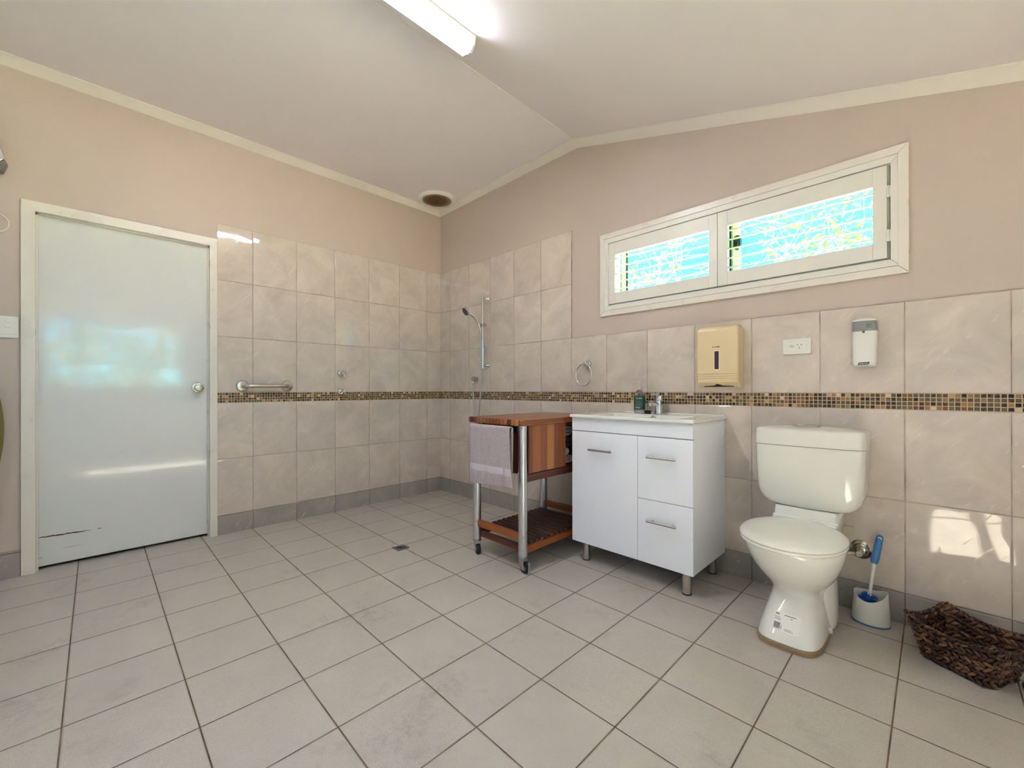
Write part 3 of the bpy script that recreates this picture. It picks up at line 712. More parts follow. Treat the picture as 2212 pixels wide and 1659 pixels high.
# ------------------------------------------------------------------ vanity
vx0, vx1, vf, vz0, vz1 = 2.003, 2.7295, -.440, .1135, .8545
va = thing('vanity_cabinet', 'white gloss vanity cabinet with door and two drawers on metal legs', 'vanity', ((vx0+vx1)/2, -.22, 0))
m = MB(); m.box(vx0, vx0+.016, -.421, -.002, vz0, vz1, .0008); m.box(vx1-.016, vx1, -.421, -.002, vz0, vz1, .0008)
m.box(vx0+.016, vx1-.016, -.421, -.002, vz0, vz0+.016); m.box(vx0+.016, vx1-.016, -.018, -.002, vz0+.016, vz1); m.box(vx0+.016, vx1-.016, -.4205, -.41, vz0+.016, vz1-.1)
m.build('carcass', M['white'], va)
MB().box(vx0, vx1, vf, -.4212, .7765, vz1, .0012).build('fascia', M['white'], va)
def handle(x0, x1, z, par):
    m = MB(); y = vf-.028
    m.tube([(x0, y, z), (x1, y, z)], .0062, 16)
    for x in (x0+.024, x1-.024): m.cyl((x, vf+.0005, z), (x, y, z), .0045, n=12)
    m.build('handle', M['steel'], par)
dr = MB().box(vx0, 2.4350, vf, -.4212, vz0-.002, .7730, .0012).build('door', M['white'], va); handle(2.139, 2.290, .6725, dr)
w = MB().box(2.4375, vx1, vf, -.4212, .4460, .7730, .0012).build('drawer', M['white'], va); handle(2.501, 2.655, .6705, w)
w = MB().box(2.4375, vx1, vf, -.4212, vz0-.002, .4430, .0012).build('drawer', M['white'], va); handle(2.501, 2.656, .3390, w)
for x, y in ((2.076, -.396), (2.681, -.398), (2.076, -.06), (2.681, -.06)):
    l = MB().cyl((x, y, .006), (x, y, vz0-.0005), .0205, n=28, bev=.001).build('leg', M['steel'], va)
    MB().cyl((x, y, .0005), (x, y, .0065), .0225, n=28, bev=.001).build('foot', M['black'], l)

bt = thing('vanity_basin', 'white ceramic vanity top with shallow rectangular basin', 'basin', (2.3695, -.23, .855))
def rr_ring(x0, x1, y0, y1, r, z): return [(p[0], p[1], z) for p in rrect(x0, x1, y0, y1, r, 6)]
tx0, tx1, ty0, ty1 = 1.998, 2.7415, -.4605, -.002
ix0, ix1, iy0, iy1 = 2.098, 2.636, -.432, -.118
m = MB()
m.loft([rr_ring(tx0+.003, tx1-.003, ty0+.003, ty1, .004, .8552), rr_ring(tx0, tx1, ty0, ty1, .006, .858), rr_ring(tx0, tx1, ty0, ty1, .006, .869), rr_ring(tx0+.003, tx1-.003, ty0+.003, ty1-.002, .006, .873),
        rr_ring(ix0, ix1, iy0, iy1, .02, .8725), rr_ring(ix0+.008, ix1-.008, iy0+.008, iy1-.008, .022, .866), rr_ring(ix0+.02, ix1-.02, iy0+.018, iy1-.014, .03, .81),
        rr_ring(ix0+.06, ix1-.06, iy0+.05, iy1-.04, .04, .785), rr_ring(ix0+.16, ix1-.16, iy0+.10, iy1-.09, .04, .780)], cap0=False)
btm = m.build('basin_slab', M['ceram'], bt)
MB().box(2.118, tx1-.004, -.020, -.0022, .872, .8795, .003).build('upstand', M['ceram'], bt)
m = MB(); m.lathe([(.016, 0), (.0155, .004), (.011, .005), (.010, .001), (0, .001)], (2.372, iy1-.0145, .8495), (0, -1, .22), 28); m.build('overflow_ring', M['chrome'], bt)

mx = thing('basin_mixer', 'chrome single-lever basin mixer tap at the back of the basin', 'tap', (2.372, -.066, .873))
m = MB(); m.lathe([(.0265, 0), (.0265, .004), (.0235, .007), (.0225, .03), (.0215, .070), (.0205, .078)], (2.372, -.066, .873), (0, .03, 1), 32); m.build('tap_body', M['chrome'], mx)
m = MB(); sp = [(2.372, -.075, .925), (2.370, -.11, .935), (2.368, -.15, .940), (2.367, -.168, .9395)]
m.tube(bez(sp, 6), [.013]*6+[.012]*6+[.0115]*6+[.0115], 16); m.cyl((2.367, -.163, .941), (2.367, -.163, .922), .0115, .0105, 20, .001); m.build('spout', M['chrome'], mx)
m = MB(); m.lathe([(.0205, .078), (.0235, .082), (.0245, .092), (.023, .106), (.016, .113), (0, .115)], (2.372, -.066, .873), (0, .10, 1), 32)
m.tube(bez([(2.372, -.070, .978), (2.369, -.095, .988), (2.366, -.128, .992), (2.365, -.140, .992)], 5), [.009]*5+[.0075]*5+[.006]*5+[.005], 12); m.build('lever', M['chrome'], mx)
pg = thing('sink_plug', 'black rubber sink plug on a thin chain beside the mixer tap', 'sink plug', (2.318, -.098, .873))
m = MB(); m.lathe([(.0165, .0003), (.0185, .004), (.0215, .014), (.022, .018), (.018, .0195), (0, .0195)], (2.318, -.098, .873), (0, 0, 1), 28); m.build('plug_body', M['black'], pg)
m = MB(); ch = bez([(2.318, -.098, .893), (2.320, -.098, .905), (2.330, -.10, .93), (2.345, -.085, .92), (2.352, -.068, .905)], 8); m.tube(ch, .0012, 6); m.build('chain', M['chrome'], pg)

bo = thing('soap_bottle', 'clear hand soap pump bottle with dark green label on the vanity', 'bottle', (2.257, -.085, .873))
bo_o = (2.257, -.085, .873)
cb = NT('clear_bottle'); M['bottle'] = cb.principled(Base_Color=cb.mix(cb.noise(cb.coord(), 8, 2), lin((226, 230, 226)), lin((240, 242, 238))), Roughness=.06, Transmission_Weight=.92, IOR=1.38)
MB().lathe([(.030, .0003), (.033, .003), (.0335, .010), (.0335, .112), (.031, .124), (.020, .136), (.0135, .141), (.013, .150)], bo_o, (0, 0, 1), 40).build('bottle_body', M['bottle'], bo)
gl_ = MB(); gl_.lathe([(.0341, .022), (.0341, .108)], bo_o, (0, 0, 1), 48, False, False); lbl = gl_.build('bottle_label', plain('green_label', (44, 88, 72), .45), bo)
m = MB()
def onb(a, z, r=.0345): return (bo_o[0]+r*math.cos(a), bo_o[1]+r*math.sin(a), bo_o[2]+z)
fa = math.atan2(-2.484+.085, 3.553-2.257)
R.seed(5)
def bar(a0, a1, z0, z1):
    k = 4
    for i in range(k):
        b0 = a0+(a1-a0)*i/k; b1 = a0+(a1-a0)*(i+1)/k
        m.bm.faces.new([m.bm.verts.new(onb(fa+q, z)) for q, z in ((b0, z0), (b1, z0), (b1, z1), (b0, z1))])
xx = -.72
while xx < .55:
    wd = R.uniform(.05, .10); bar(xx, xx+wd, .0915, .0965); xx += wd+R.choice((.015, .015, .06))
bar(-.74, .72, .0865, .0872); bar(-.8, .72, .0745, .0752); bar(-.74, .72, .0690, .0696)
bar(-.72, .60, .0615, .0622); bar(-.72, .55, .0540, .0547); bar(-.72, .50, .0440, .0447)
xx = -.74
while xx < .1: wd = R.uniform(.05, .10); bar(xx, xx+wd, .0335, .0375); xx += wd+.014
m.build('label_print', plain('label_white', (206, 220, 212), .5), lbl)
m = MB(); m.lathe([(.0145, .148), (.0155, .150), (.0155, .160), (.011, .163), (.0055, .165), (.0050, .188), (.012, .190), (.0125, .197), (.008, .201), (0, .2015)], bo_o, (0, 0, 1), 28)
m.tube([(2.257, -.085, 1.068), (2.242, -.108, 1.069), (2.236, -.118, 1.064)], [.0055, .0045, .004], 12); m.build('pump', plain('pale_pump', (214, 208, 194), .35), bo)

# ------------------------------------------------------------------ things on the wall over the vanity and toilet
pd = thing('paper_towel_dispenser', 'cream plastic paper towel dispenser on the wall above the vanity', 'towel dispenser', (2.72, 0, 1.03))
M['cream'] = plain('cream_plastic', (228, 206, 164), .22, var=.012)
bd_ = .1
m = MB()
sec = [(1.0305, .062), (1.045, .082), (1.056, bd_-.004), (1.062, bd_-.001), (1.075, bd_), (1.110, bd_), (1.335, bd_), (1.348, bd_-.003), (1.358, bd_-.012), (1.366, bd_-.03), (1.371, bd_-.06), (1.373, .02), (1.373, 0)]
lev = [(1.0305, .062, 0), (1.048, .085, 0), (1.058, bd_-.002, 0), (1.070, bd_, 0), (1.0788, bd_, 0), (1.0795, bd_-.0028, 0), (1.081, bd_-.0028, 0), (1.0817, bd_, 0), (1.0908, bd_, 0), (1.0915, bd_-.0028, 0), (1.093, bd_-.0028, 0), (1.0937, bd_, 0), (1.1028, bd_, 0), (1.1035, bd_-.0028, 0), (1.105, bd_-.0028, 0), (1.1057, bd_, 0),
       (1.34, bd_, 0), (1.350, bd_-.004, .002), (1.359, bd_-.014, .006), (1.368, bd_-.036, .013), (1.3735, bd_-.07, .024)]
rings = []
for z, d, ins in lev:
    r = min(.012, d*.4); out = rrect(2.612+ins, 2.828-ins, -d, -.0008, r, 5); rings.append([(p[0], p[1], z) for p in out])
m.loft(rings); body = m.build('dispenser_cover', M['cream'], pd)
m = MB(); m.prism(rrect(2.706, 2.737, 1.1255, 1.2325, .004), XZ, -.1012, -.098, .0006); m.build('window_rim', plain('pale_cream', (238, 224, 196), .3), body)
m = MB(); m.prism(rrect(2.7105, 2.7325, 1.130, 1.228, .003), XZ, -.1018, -.099); m.build('level_window', plain('tinted_window', (74, 52, 58), .12), body)
m = MB(); m.prism([(2.645, 1.0385), (2.700, 1.0415), (2.713, 1.0475), (2.722, 1.0500), (2.731, 1.0475), (2.744, 1.0415), (2.80, 1.0385), (2.80, 1.0345), (2.645, 1.0345)],
                  lambda u, v, w: (u, -.0600-(v-1.0305)*1.31-w, v), -.004, .0028); m.build('outlet_slot', M['dark'], body)
m = MB(); R.seed(11); xx = 2.699
for wd, h in ((.004, .0048), (.003, .003), (.003, .0034), (.0035, .004), (.003, .0032), (.0035, .0034), (.003, .0036), (.004, .0036)):
    m.box(xx, xx+wd, -.1006, -.099, 1.2495, 1.2495+h); xx += wd+.0011
m.box(xx-.0145, xx+.002, -.1006, -.099, 1.2535, 1.2548); m.box(xx, xx+.002, -.1006, -.099, 1.2490, 1.2548); m.box(xx-.0145, xx+.002, -.1006, -.099, 1.2485, 1.2495)
m.build('maker_mark', plain('olive_print', (78, 66, 44), .6), body)

go = thing('power_outlet', 'white single power outlet with switch on the tiles', 'power outlet', (3.071, 0, 1.235))
m = MB(); m.prism(rrect(3.0125, 3.1290, 1.1970, 1.2725, .003), XZ, -.0005, -.0095, .0018); m.build('plate', M['plast'], go)
m = MB(); frame4(m, 3.0300, 3.1120, 1.2080, 1.2620, .0006, -.0099, -.0093); m.build('plate_line', plain('plate_shadow_line', (206, 204, 194), .5), go)
m = MB(); m.prism([(3.050+.0095*math.cos(t), 1.2365+.0062*math.sin(t)) for t in [2*PI*k/24 for k in range(24)]], XZ, -.009, -.0130, .0014); m.build('switch_rocker', plain('grey_white', (214, 212, 204), .3), go)
for (cx, cz_, an) in ((3.0745, 1.2420, .5), (3.0905, 1.2420, -.5), (3.0825, 1.2265, 0)):
    c, s = math.cos(an), math.sin(an)
    m = MB(); m.prism([(cx+c*a-s*b, cz_+s*a+c*b) for a, b in ((-.0011, -.004), (.0011, -.004), (.0011, .004), (-.0011, .004))], XZ, -.0090, -.0099); m.build('socket_slot', M['dark'], go)

af = thing('air_freshener', 'white wall air freshener with grey top panel, right of the outlet', 'air freshener', (3.332, 0, 1.12))
def fresh_ring(z, x0, x1, d):
    n = 14; return [(x1, .0004, z), (x1, -d*.62, z)]+[((x0+x1)/2+(x1-x0)/2*math.cos(PI*k/n), -d*.62-d*.38*math.sin(PI*k/n)**.8, z) for k in range(1, n)]+[(x0, -d*.62, z), (x0, .0004, z)]
a0_, a1_ = 3.292, 3.376
m = MB(); m.loft([fresh_ring(z, a0_+i, a1_-i, d) for z, i, d in ((1.1215, .010, .040), (1.1225, .006, .050), (1.127, .003, .056), (1.138, .001, .058), (1.160, 0, .060), (1.235, -.001, .060), (1.262, -.0015, .058), (1.272, -.002, .054), (1.281, -.002, .054))]); m.build('freshener_body', M['plast'], af)
m = MB(); m.loft([fresh_ring(z, a0_+i, a1_-i, d) for z, i, d in ((1.2812, -.002, .053), (1.312, -.001, .053), (1.326, .002, .051))]); gt = m.build('grey_panel', plain('grey_plastic', (150, 150, 146), .35), af)
m = MB(); m.loft([fresh_ring(z, a0_+i, a1_-i, d) for z, i, d in ((1.3262, -.003, .055), (1.332, -.001, .055), (1.338, .010, .050), (1.341, .022, .040))]); m.build('top_lip', M['plast'], af)
m = MB(); m.prism(rrect(3.342, 3.360, 1.294, 1.314, .002), XZ, -.046, -.0545); m.build('display', plain('lcd_grey', (128, 134, 130), .15), gt)
m = MB(); m.box(3.328, 3.337, -.057, -.0595+.001, 1.272, 1.282); m.build('sensor', plain('amber_sensor', (104, 92, 52), .3), af)
m = MB(); m.prism([(3.312, 1.1290), (3.350, 1.1305), (3.354, 1.1420), (3.316, 1.1405)], XZ, -.054, -.0592); lb = m.build('maker_label', plain('navy_label', (46, 52, 82), .4), af)
m = MB()
R.seed(2); xx = 3.318
while xx < 3.348: wd = R.uniform(.0015, .003); m.box(xx, xx+wd, -.0595, -.059, 1.1345, 1.1345+R.uniform(.002, .0035)); xx += wd+.0007
m.box(3.317, 3.331, -.0595, -.059, 1.1325, 1.1332); m.build('label_lettering', plain('label_white', (206, 220, 212), .5), lb)

# ------------------------------------------------------------------ toilet
tcx = 3.137
to = thing('toilet', 'white ceramic toilet with closed lid and plastic cistern against the wall', 'toilet', (tcx, -.35, 0))
def sup(cx, y0, y1, hw, z, e=2.4, n=48, yc=None):
    """superellipse section: half-width hw, from front y0 to back y1 (yc: y of greatest width)"""
    yc = (y0+y1)/2 if yc is None else yc; out = []
    for k in range(n):
        a = 2*PI*k/n; c, s = math.cos(a), math.sin(a)
        x = math.copysign(abs(c)**(2/e), c)*hw; q = math.copysign(abs(s)**(2/e), s)
        out.append((cx+x, yc+q*((y1-yc) if q > 0 else (yc-y0)), z))
    return out
secs = [(.020, -.578, -.135, .112, 4.2, -.36), (.024, -.580, -.135, .1135, 4.2, -.36), (.045, -.566, -.137, .111, 3.9, -.35), (.080, -.532, -.140, .104, 3.5, -.34), (.115, -.492, -.143, .097, 3.2, -.32), (.145, -.462, -.146, .091, 3.0, -.31),
        (.168, -.452, -.148, .090, 2.7, -.31), (.185, -.456, -.150, .095, 2.5, -.32), (.210, -.476, -.150, .111, 2.4, -.34), (.245, -.518, -.150, .133, 2.3, -.36), (.285, -.560, -.146, .153, 2.25, -.38), (.325, -.590, -.140, .166, 2.2, -.40), (.360, -.608, -.130, .174, 2.2, -.41), (.385, -.612, -.120, .176, 2.2, -.41), (.392, -.606, -.122, .170, 2.2, -.41)]
m = MB(); m.loft([sup(tcx, a, b, w, z, e, 56, yc) for z, a, b, w, e, yc in secs]); pan = m.build('pan', M['ceram'], to, ang=60)
m = MB(); m.loft([sup(tcx+.012, y0, y1, hw, z, 3.0, 36) for z, y0, y1, hw in ((.021, -.37, -.125, .1125), (.05, -.368, -.125, .115), (.10, -.362, -.125, .114), (.17, -.350, -.125, .110), (.215, -.335, -.125, .104), (.26, -.30, -.125, .09), (.30, -.26, -.125, .07))]); m.build('trapway', M['ceram'], pan, ang=60)
m = MB(); m.lathe([(.011, 0), (.010, .006), (.005, .009), (0, .0095)], (tcx+.118, -.385, .044), (1, -.2, .25), 18); m.build('screw_cap', M['plast'], pan)
m = MB(); m.loft([sup(tcx, a, b, w, z, 4.2, 48, -.36) for z, a, b, w in ((.0005, -.584, -.130, .116), (.014, -.584, -.130, .116), (.0195, -.578, -.134, .112))]); m.build('bedding_mortar', plain('brown_mortar', (158, 132, 98), .9, var=.15, nsc=70, bsc=160, bst=.5, bd=.003), to)
# pan shelf up to the cistern
m = MB(); m.loft([[(x, y, z) for x, y in rrect(tcx-hw, tcx+hw, y0, y1, .02, 4)] for z, y0, y1, hw in ((.33, -.20, -.03, .095), (.37, -.225, -.025, .118), (.392, -.232, -.025, .124), (.42, -.215, -.025, .124), (.440, -.197, -.025, .124), (.468, -.190, -.025, .123), (.4735, -.184, -.028, .119))]); m.build('rear_shelf', M['ceram'], pan, ang=50)
seatc = plain('seat_plastic', (236, 236, 226), .14, var=.008, coat=.2)
def seat_sec(z, k, dy=0.0): return sup(tcx-.005, -.642+k, -.212-k*.3, .1875-k, z, 2.15, 64, -.415)
m = MB(); m.loft([seat_sec(.3925, .006), seat_sec(.396, .001), seat_sec(.403, .0), seat_sec(.407, .004)]); m.build('seat', seatc, to, ang=70)
m = MB(); m.loft([seat_sec(.4075, .004), seat_sec(.410, -.001), seat_sec(.416, -.002), seat_sec(.423, .003), seat_sec(.4285, .012), seat_sec(.432, .028), seat_sec(.434, .06), seat_sec(.435, .11)]); m.build('seat_lid', seatc, to, ang=70)
m = MB()
m.box(tcx-.122, tcx+.122, -.246, -.190, .4075, .431, .008, 3); m.cyl((tcx-.124, -.205, .424), (tcx+.124, -.205, .424), .011, n=16, bev=.002); m.build('seat_hinge', seatc, to)
cis = M['cistern']
def cring(z, x0, x1, d, r=.03, bulge=.008):
    pts = rrect(x0, x1, -d, -.012, r, 6); xm, hw = (x0+x1)/2, (x1-x0)/2
    return [(p[0], p[1]-(bulge*(1-((p[0]-xm)/hw)**2) if p[1] < -d*.6 else 0), z) for p in pts]
def subdiv_front(ring, n=10): return ring
def cis_sec(z, hw, d, bul=.010, n=18):
    c = tcx+.003; pts = [(c+hw, -.012, z), (c+hw, -d*.5, z)]
    for k in range(n+1):
        t = k/n; a = t*PI; q = math.cos(a); e = 7
        x = math.copysign(abs(q)**(2/e), q)*hw; y = -d*.5-(d*.5+bul*(1-(x/hw)**2))*abs(math.sin(a))**(2/e) if 0 < k < n else -d*.5
        if 0 < k < n: pts.append((c+x, y, z))
    pts += [(c-hw, -d*.5, z), (c-hw, -.012, z)]; return pts
body = [(.474, .120, .165), (.4765, .142, .178), (.486, .166, .186), (.503, .184, .190), (.526, .196, .193), (.555, .2025, .195), (.60, .2055, .197), (.68, .2085, .199), (.7575, .2105, .2005)]
m = MB(); m.loft([cis_sec(z, hw, d) for z, hw, d in body]); m.build('cistern', cis, to, ang=50)
lid = [(.7585, .209, .199), (.760, .2135, .204), (.785, .2135, .204), (.8255, .2105, .202), (.833, .207, .197), (.8375, .197, .185), (.8425, .165, .15), (.8465, .10, .11), (.848, .04, .08)]
m = MB(); m.loft([cis_sec(z, hw, d) for z, hw, d in lid]); cl = m.build('cistern_lid', cis, to, ang=50)
m = MB(); m.prism(rrect(tcx-.060, tcx+.048, -.155, -.075, .03), XY, .843, .8515, .002); fb = m.build('flush_button', M['steel'], to)
m = MB(); m.prism(rrect(tcx-.045, tcx-.004, -.145, -.085, .018), XY, .851, .8535, .001); m.build('half_flush', M['chrome'], fb)
# maker's stickers on the pedestal
def yfront(x, z):                                  # front surface of the pedestal
    for (za, a, _, w, e, yc), (zb, a2, _, w2, e2, yc2) in zip(secs, secs[1:]):
        if za <= z <= zb:
            t = (z-za)/(zb-za); a_, w_, e_, c_ = a+(a2-a)*t, w+(w2-w)*t, e+(e2-e)*t, yc+(yc2-yc)*t
            q = min(.999, abs(x-tcx)/w_); return c_-(c_-a_)*(1-q**e_)**(1/e_)
    return -.5
def onp(x, z, off=.0012): return (x, yfront(x, z)-off, z)
def patch(m, x0, x1, z0, z1, off, nu=8, nv=4):
    m.grid(nu, nv, lambda i, j: onp(x0+(x1-x0)*i, z0+(z1-z0)*j, off))
sx0, sx1, sz0, sz1 = 3.088, 3.180, .057, .110
m = MB(); patch(m, sx0, sx1, sz0, sz1, .0009, 12, 6); stk = m.build('barcode_sticker', plain('sticker_white', (236, 235, 228), .4), pan, ang=180)
m = MB(); R.seed(8)
def pb(x0, x1, z0, z1): patch(m, x0, x1, z0, z1, .0013, 2, 2)
xx = sx0+.005
while xx < sx0+.026: wd = R.choice((.0006, .0010, .0016)); pb(xx, xx+wd, .0625, .0800); xx += wd+R.choice((.0004, .0008))
pb(sx0+.031, sx0+.0325, .0625, .0745)
def line(x0, x1, z, h):
    x = x0
    while x < x1: wd = R.uniform(.002, .005); pb(x, min(x1, x+wd), z, z+h); x += wd+.0008
line(sx0+.005, sx0+.019, .1010, .0030); line(sx0+.005, sx0+.023, .0925, .0014); line(sx0+.005, sx0+.027, .0875, .0014)
line(sx0+.036, sx0+.076, .1025, .0020); line(sx0+.058, sx0+.066, .0965, .0018); line(sx0+.043, sx0+.068, .0655, .0013); line(sx0+.043, sx0+.074, .0615, .0013)
m.build('sticker_print', plain('sticker_ink', (74, 70, 66), .6), stk, ang=180)
def xside(y, z): return tcx+.012+.113-.10*max(0, z-.06)*.9+.0005
def spatch(m, y0, y1, z0, z1, off=.0012):
    m.grid(3, 3, lambda i, j: (xside(0, z0+(z1-z0)*j)+off-.0, y0+(y1-y0)*i, z0+(z1-z0)*j))
m = MB(); spatch(m, -.262, -.215, .075, .215); s2_ = m.build('rating_sticker', plain('sticker_green', (120, 134, 122), .4), pan, ang=180)
m = MB(); spatch(m, -.260, -.218, .165, .196, .0018); m.build('sticker_emblem', plain('sticker_ink2', (34, 36, 40), .5), s2_, ang=180)
m = MB(); spatch(m, -.258, -.222, .080, .098, .0018); m.build('sticker_stripe', plain('sticker_teal', (60, 108, 118), .5), s2_, ang=180)
MB().box(3.246, 3.290, -.012, -.003, .340, .384, .002).build('paper_tag', plain('cream_card', (206, 196, 168), .6), to)

sv = thing('stop_valve', 'chrome stop valve with round flange on the wall behind the toilet', 'valve', (3.318, 0, .287))
vo = Vector((3.318, 0, .287))
m = MB(); m.lathe([(.043, .0005), (.043, .004), (.036, .012), (.030, .014), (.024, .012), (.020, .014), (.018, .022), (.014, .024)], vo, (0, -1, 0), 40); m.build('flange', M['satin'], sv)
MB().lathe([(.013, .018), (.013, .050), (.015, .052), (.015, .078), (.012, .082), (.004, .082), (.003, .079), (0, .079)], vo, (0, -1, 0), 8).build('valve_body', M['satin'], sv)
m = MB(); m.cyl(vo+Vector((-.008, -.045, -.006)), vo+Vector((-.040, -.045, -.014)), .009, n=6); m.cyl(vo+Vector((-.036, -.045, -.013)), vo+Vector((-.052, -.045, -.017)), .011, n=6); m.build('outlet_nut', M['satin'], sv)
m = MB(); m.tube(bez([vo+Vector((-.048, -.045, -.016)), vo+Vector((-.085, -.045, -.032)), vo+Vector((-.115, -.05, -.02)), vo+Vector((-.12, -.055, .05)), vo+Vector((-.10, -.06, .19))], 8), .007, 12); m.build('braided_hose', plain('dark_braid', (96, 84, 70), .4, metal=.6), sv)

# ------------------------------------------------------------------ toilet brush in its holder
hx, hy = 3.357, -.084
bh = thing('brush_holder', 'white plastic toilet brush holder with blue base beside the toilet', 'brush holder', (hx, hy, 0))
def hrim(a): return .118+.026*math.cos(a-.25)*(.5+.5*math.cos(a-.25))+.012*max(0, math.cos(a-PI*.92))-.014*max(0, math.cos(a+1.9))
n = 48; outs = []
A = [2*PI*k/n for k in range(n)]
def hell(s, w): return lambda a: (hx+(.064*s)*math.cos(a), hy+(.050*s)*math.sin(a))
rings = []
for s, q in ((1.0, 0.0), (.99, .3), (.95, .6), (.91, .9), (.905, 1.0)):
    rings.append([(hx+.0645*s*math.cos(a), hy+.052*s*math.sin(a), .007+(hrim(a)-.007)*q) for a in A])
for s, q in ((.875, 1.0), (.86, .9), (.9, .3), (.9, .05)):
    rings.append([(hx+.0645*s*math.cos(a), hy+.052*s*math.sin(a), .007+(hrim(a)-.007)*q) for a in A])
m = MB(); m.loft(rings, True, True); m.build('holder_cup', M['plast'], bh, ang=60)
MB().prism([(hx+.0655*math.cos(a), hy+.053*math.sin(a)) for a in A], XY, .0005, .0068, .001).build('holder_base', plain('blue_plastic', (74, 120, 172), .35), bh)
tb = thing('toilet_brush', 'toilet brush with blue handle and blue bristles standing in white holder', 'toilet brush', (hx, hy, .02))
bl = plain('brush_blue', (60, 122, 182), .35)
m = MB(); R.seed(4); bc = Vector((hx-.010, hy-.002, .094))
for k in range(520):
    d = Vector((R.gauss(0, 1), R.gauss(0, 1), R.gauss(0, .8))).normalized(); L = R.uniform(.028, .040)
    m.tube([bc+d*.006, bc+d*L], [.0011, .0006], 4)
m.ell(bc, .016, .016, .026); m.build('bristles', plain('bristle_blue', (36, 104, 190), .5), tb)
s0, s1, s2__ = Vector((hx-.006, hy, .10)), Vector((hx+.011, hy+.012, .262)), Vector((hx+.031, hy+.030, .382))
m = MB(); m.tube([s0, s0.lerp(s1, .5), s0.lerp(s1, .85), s1], [.0065, .006, .008, .0105], 16); m.build('stem', M['plast'], tb)
m = MB(); ax = (s2__-s1).normalized()
pr = [(.011, -.004), (.0135, .004), (.0145, .02), (.0135, .07), (.0125, .105), (.0115, .116), (.006, .121), (0, .122)]
m.lathe(pr, s1, ax, 20); m.xform(Matrix.Identity(4)); hb = m.build('grip', bl, tb)
ep = s1+ax*.106
m = MB(); vd = (Vector((3.553, -2.484, 1.02))-ep).normalized(); sd = ax.cross(vd).normalized(); fr = vd
m.tube([ep+fr*.0115+sd*(.0055*math.cos(a))+ax*(.0055*math.sin(a)) for a in [PI*k/10-.3 for k in range(12)]], .0016, 8); m.build('hang_loop', M['plast'], hb)

# ------------------------------------------------------------------ woven basket
cL, cB, cF = Vector((3.462, -.262, 0)), Vector((3.592, -.064, 0)), Vector((3.687, -.390, 0))
ctr = (cB+cF)/2; rzb = math.atan2(cF.y-cL.y, cF.x-cL.x)
bk = thing('woven_basket', 'low dark brown woven rectangular basket on the floor by the brush', 'basket', (ctr.x, ctr.y, 0), rzb)
hl, hw_ = .131, .119
M['weave'] = wood('water_hyacinth', [(96, 62, 36), (60, 36, 20), (126, 84, 48), (44, 26, 16), (84, 52, 28), (140, 100, 62)], 0, 2, .0035, 0, .4, gscale=2)
wv = NT('braid_leaf'); c = wv.coord(); isl = wv.n('ShaderNodeNewGeometry').outputs['Random Per Island']
fb_ = wv.noise(wv.mapping(c, rot=(.4, .3, .6)), 220, 3, .6)
cc = wv.ramp(isl, [(0, lin((46, 28, 18))), (.25, lin((78, 48, 28))), (.5, lin((58, 36, 22))), (.7, lin((104, 68, 40))), (.88, lin((134, 96, 58)))])
M['braid'] = wv.principled(Base_Color=wv.mix(wv.mr(fb_, .4, .7, 0, .5), cc, lin((30, 18, 12))), Roughness=.42, Normal=wv.bump(fb_, .5, .001))
def bper(t, L_, W_, r=.03):
    """point and tangent on a rounded rectangle, t in 0..1"""
    seg = [(2*L_-2*r), PI/2*r, (2*W_-2*r), PI/2*r]*2; tot = sum(seg); s = (t % 1)*tot
    cs = [((-L_+r, -W_), 0), ((L_-r, -W_+r), -PI/2), ((L_, -W_+r), PI/2), ((L_-r, W_-r), 0), ((L_-r, W_), PI), ((-L_+r, W_-r), PI/2), ((-L_, W_-r), -PI/2), ((-L_+r, -W_+r), PI)]
    for k in range(8):
        if s <= seg[k] or k == 7:
            (px, py), a = cs[k]
            if k % 2 == 0: return Vector((px+math.cos(a)*s, py+math.sin(a)*s, 0)), a
            an = a+s/r; return Vector((px+r*math.cos(an), py+r*math.sin(an), 0)), an+PI/2
        s -= seg[k]
def bdim(h): return .098+(hl-.098)*h, .084+(hw_-.084)*h      # half sizes at height fraction
def brim(t):                                               # rim height: corners raised, long sides sagging
    p, a = bper(t, hl, hw_); q = min(abs(p.x)/hl, abs(p.y)/hw_)
    return .130+.030*q**2
m = MB(); R.seed(21); rows = 8
for r_ in range(rows):
    h = (r_+.5)/rows; L_, W_ = bdim(h); per = 4*(L_+W_)-8*.03+2*PI*.03; n = int(per/.0175)
    for k in range(n):
        t = (k+.5*(r_ % 2)+R.uniform(-.15, .15))/n; p, a = bper(t, L_, W_); z = .006+brim(t)*h
        nrm = Vector((math.sin(a), -math.cos(a), 0)); tg = Vector((math.cos(a), math.sin(a), 0))
        tilt = (.60 if r_ % 2 else -.60)+R.uniform(-.18, .18)
        dirv = (tg*math.cos(tilt)+Vector((0, 0, 1))*math.sin(tilt)+nrm*R.uniform(-.15, .15)).normalized(); up = nrm.cross(dirv).normalized(); nn_ = dirv.cross(up)
        mt = Matrix((dirv, up, nn_)).transposed()
        m.ell(p+Vector((0, 0, z))+nrm*R.uniform(-.001, .0015), .0165*R.uniform(.85, 1.15), .0072, .0052, mt, 6, 5)
m.build('woven_sides', M['braid'], bk, local=True, ang=80)
m = MB(); N_ = 84
rim = [bper(k/N_, hl+.002, hw_+.002)[0]+Vector((0, 0, .006+brim(k/N_))) for k in range(N_)]
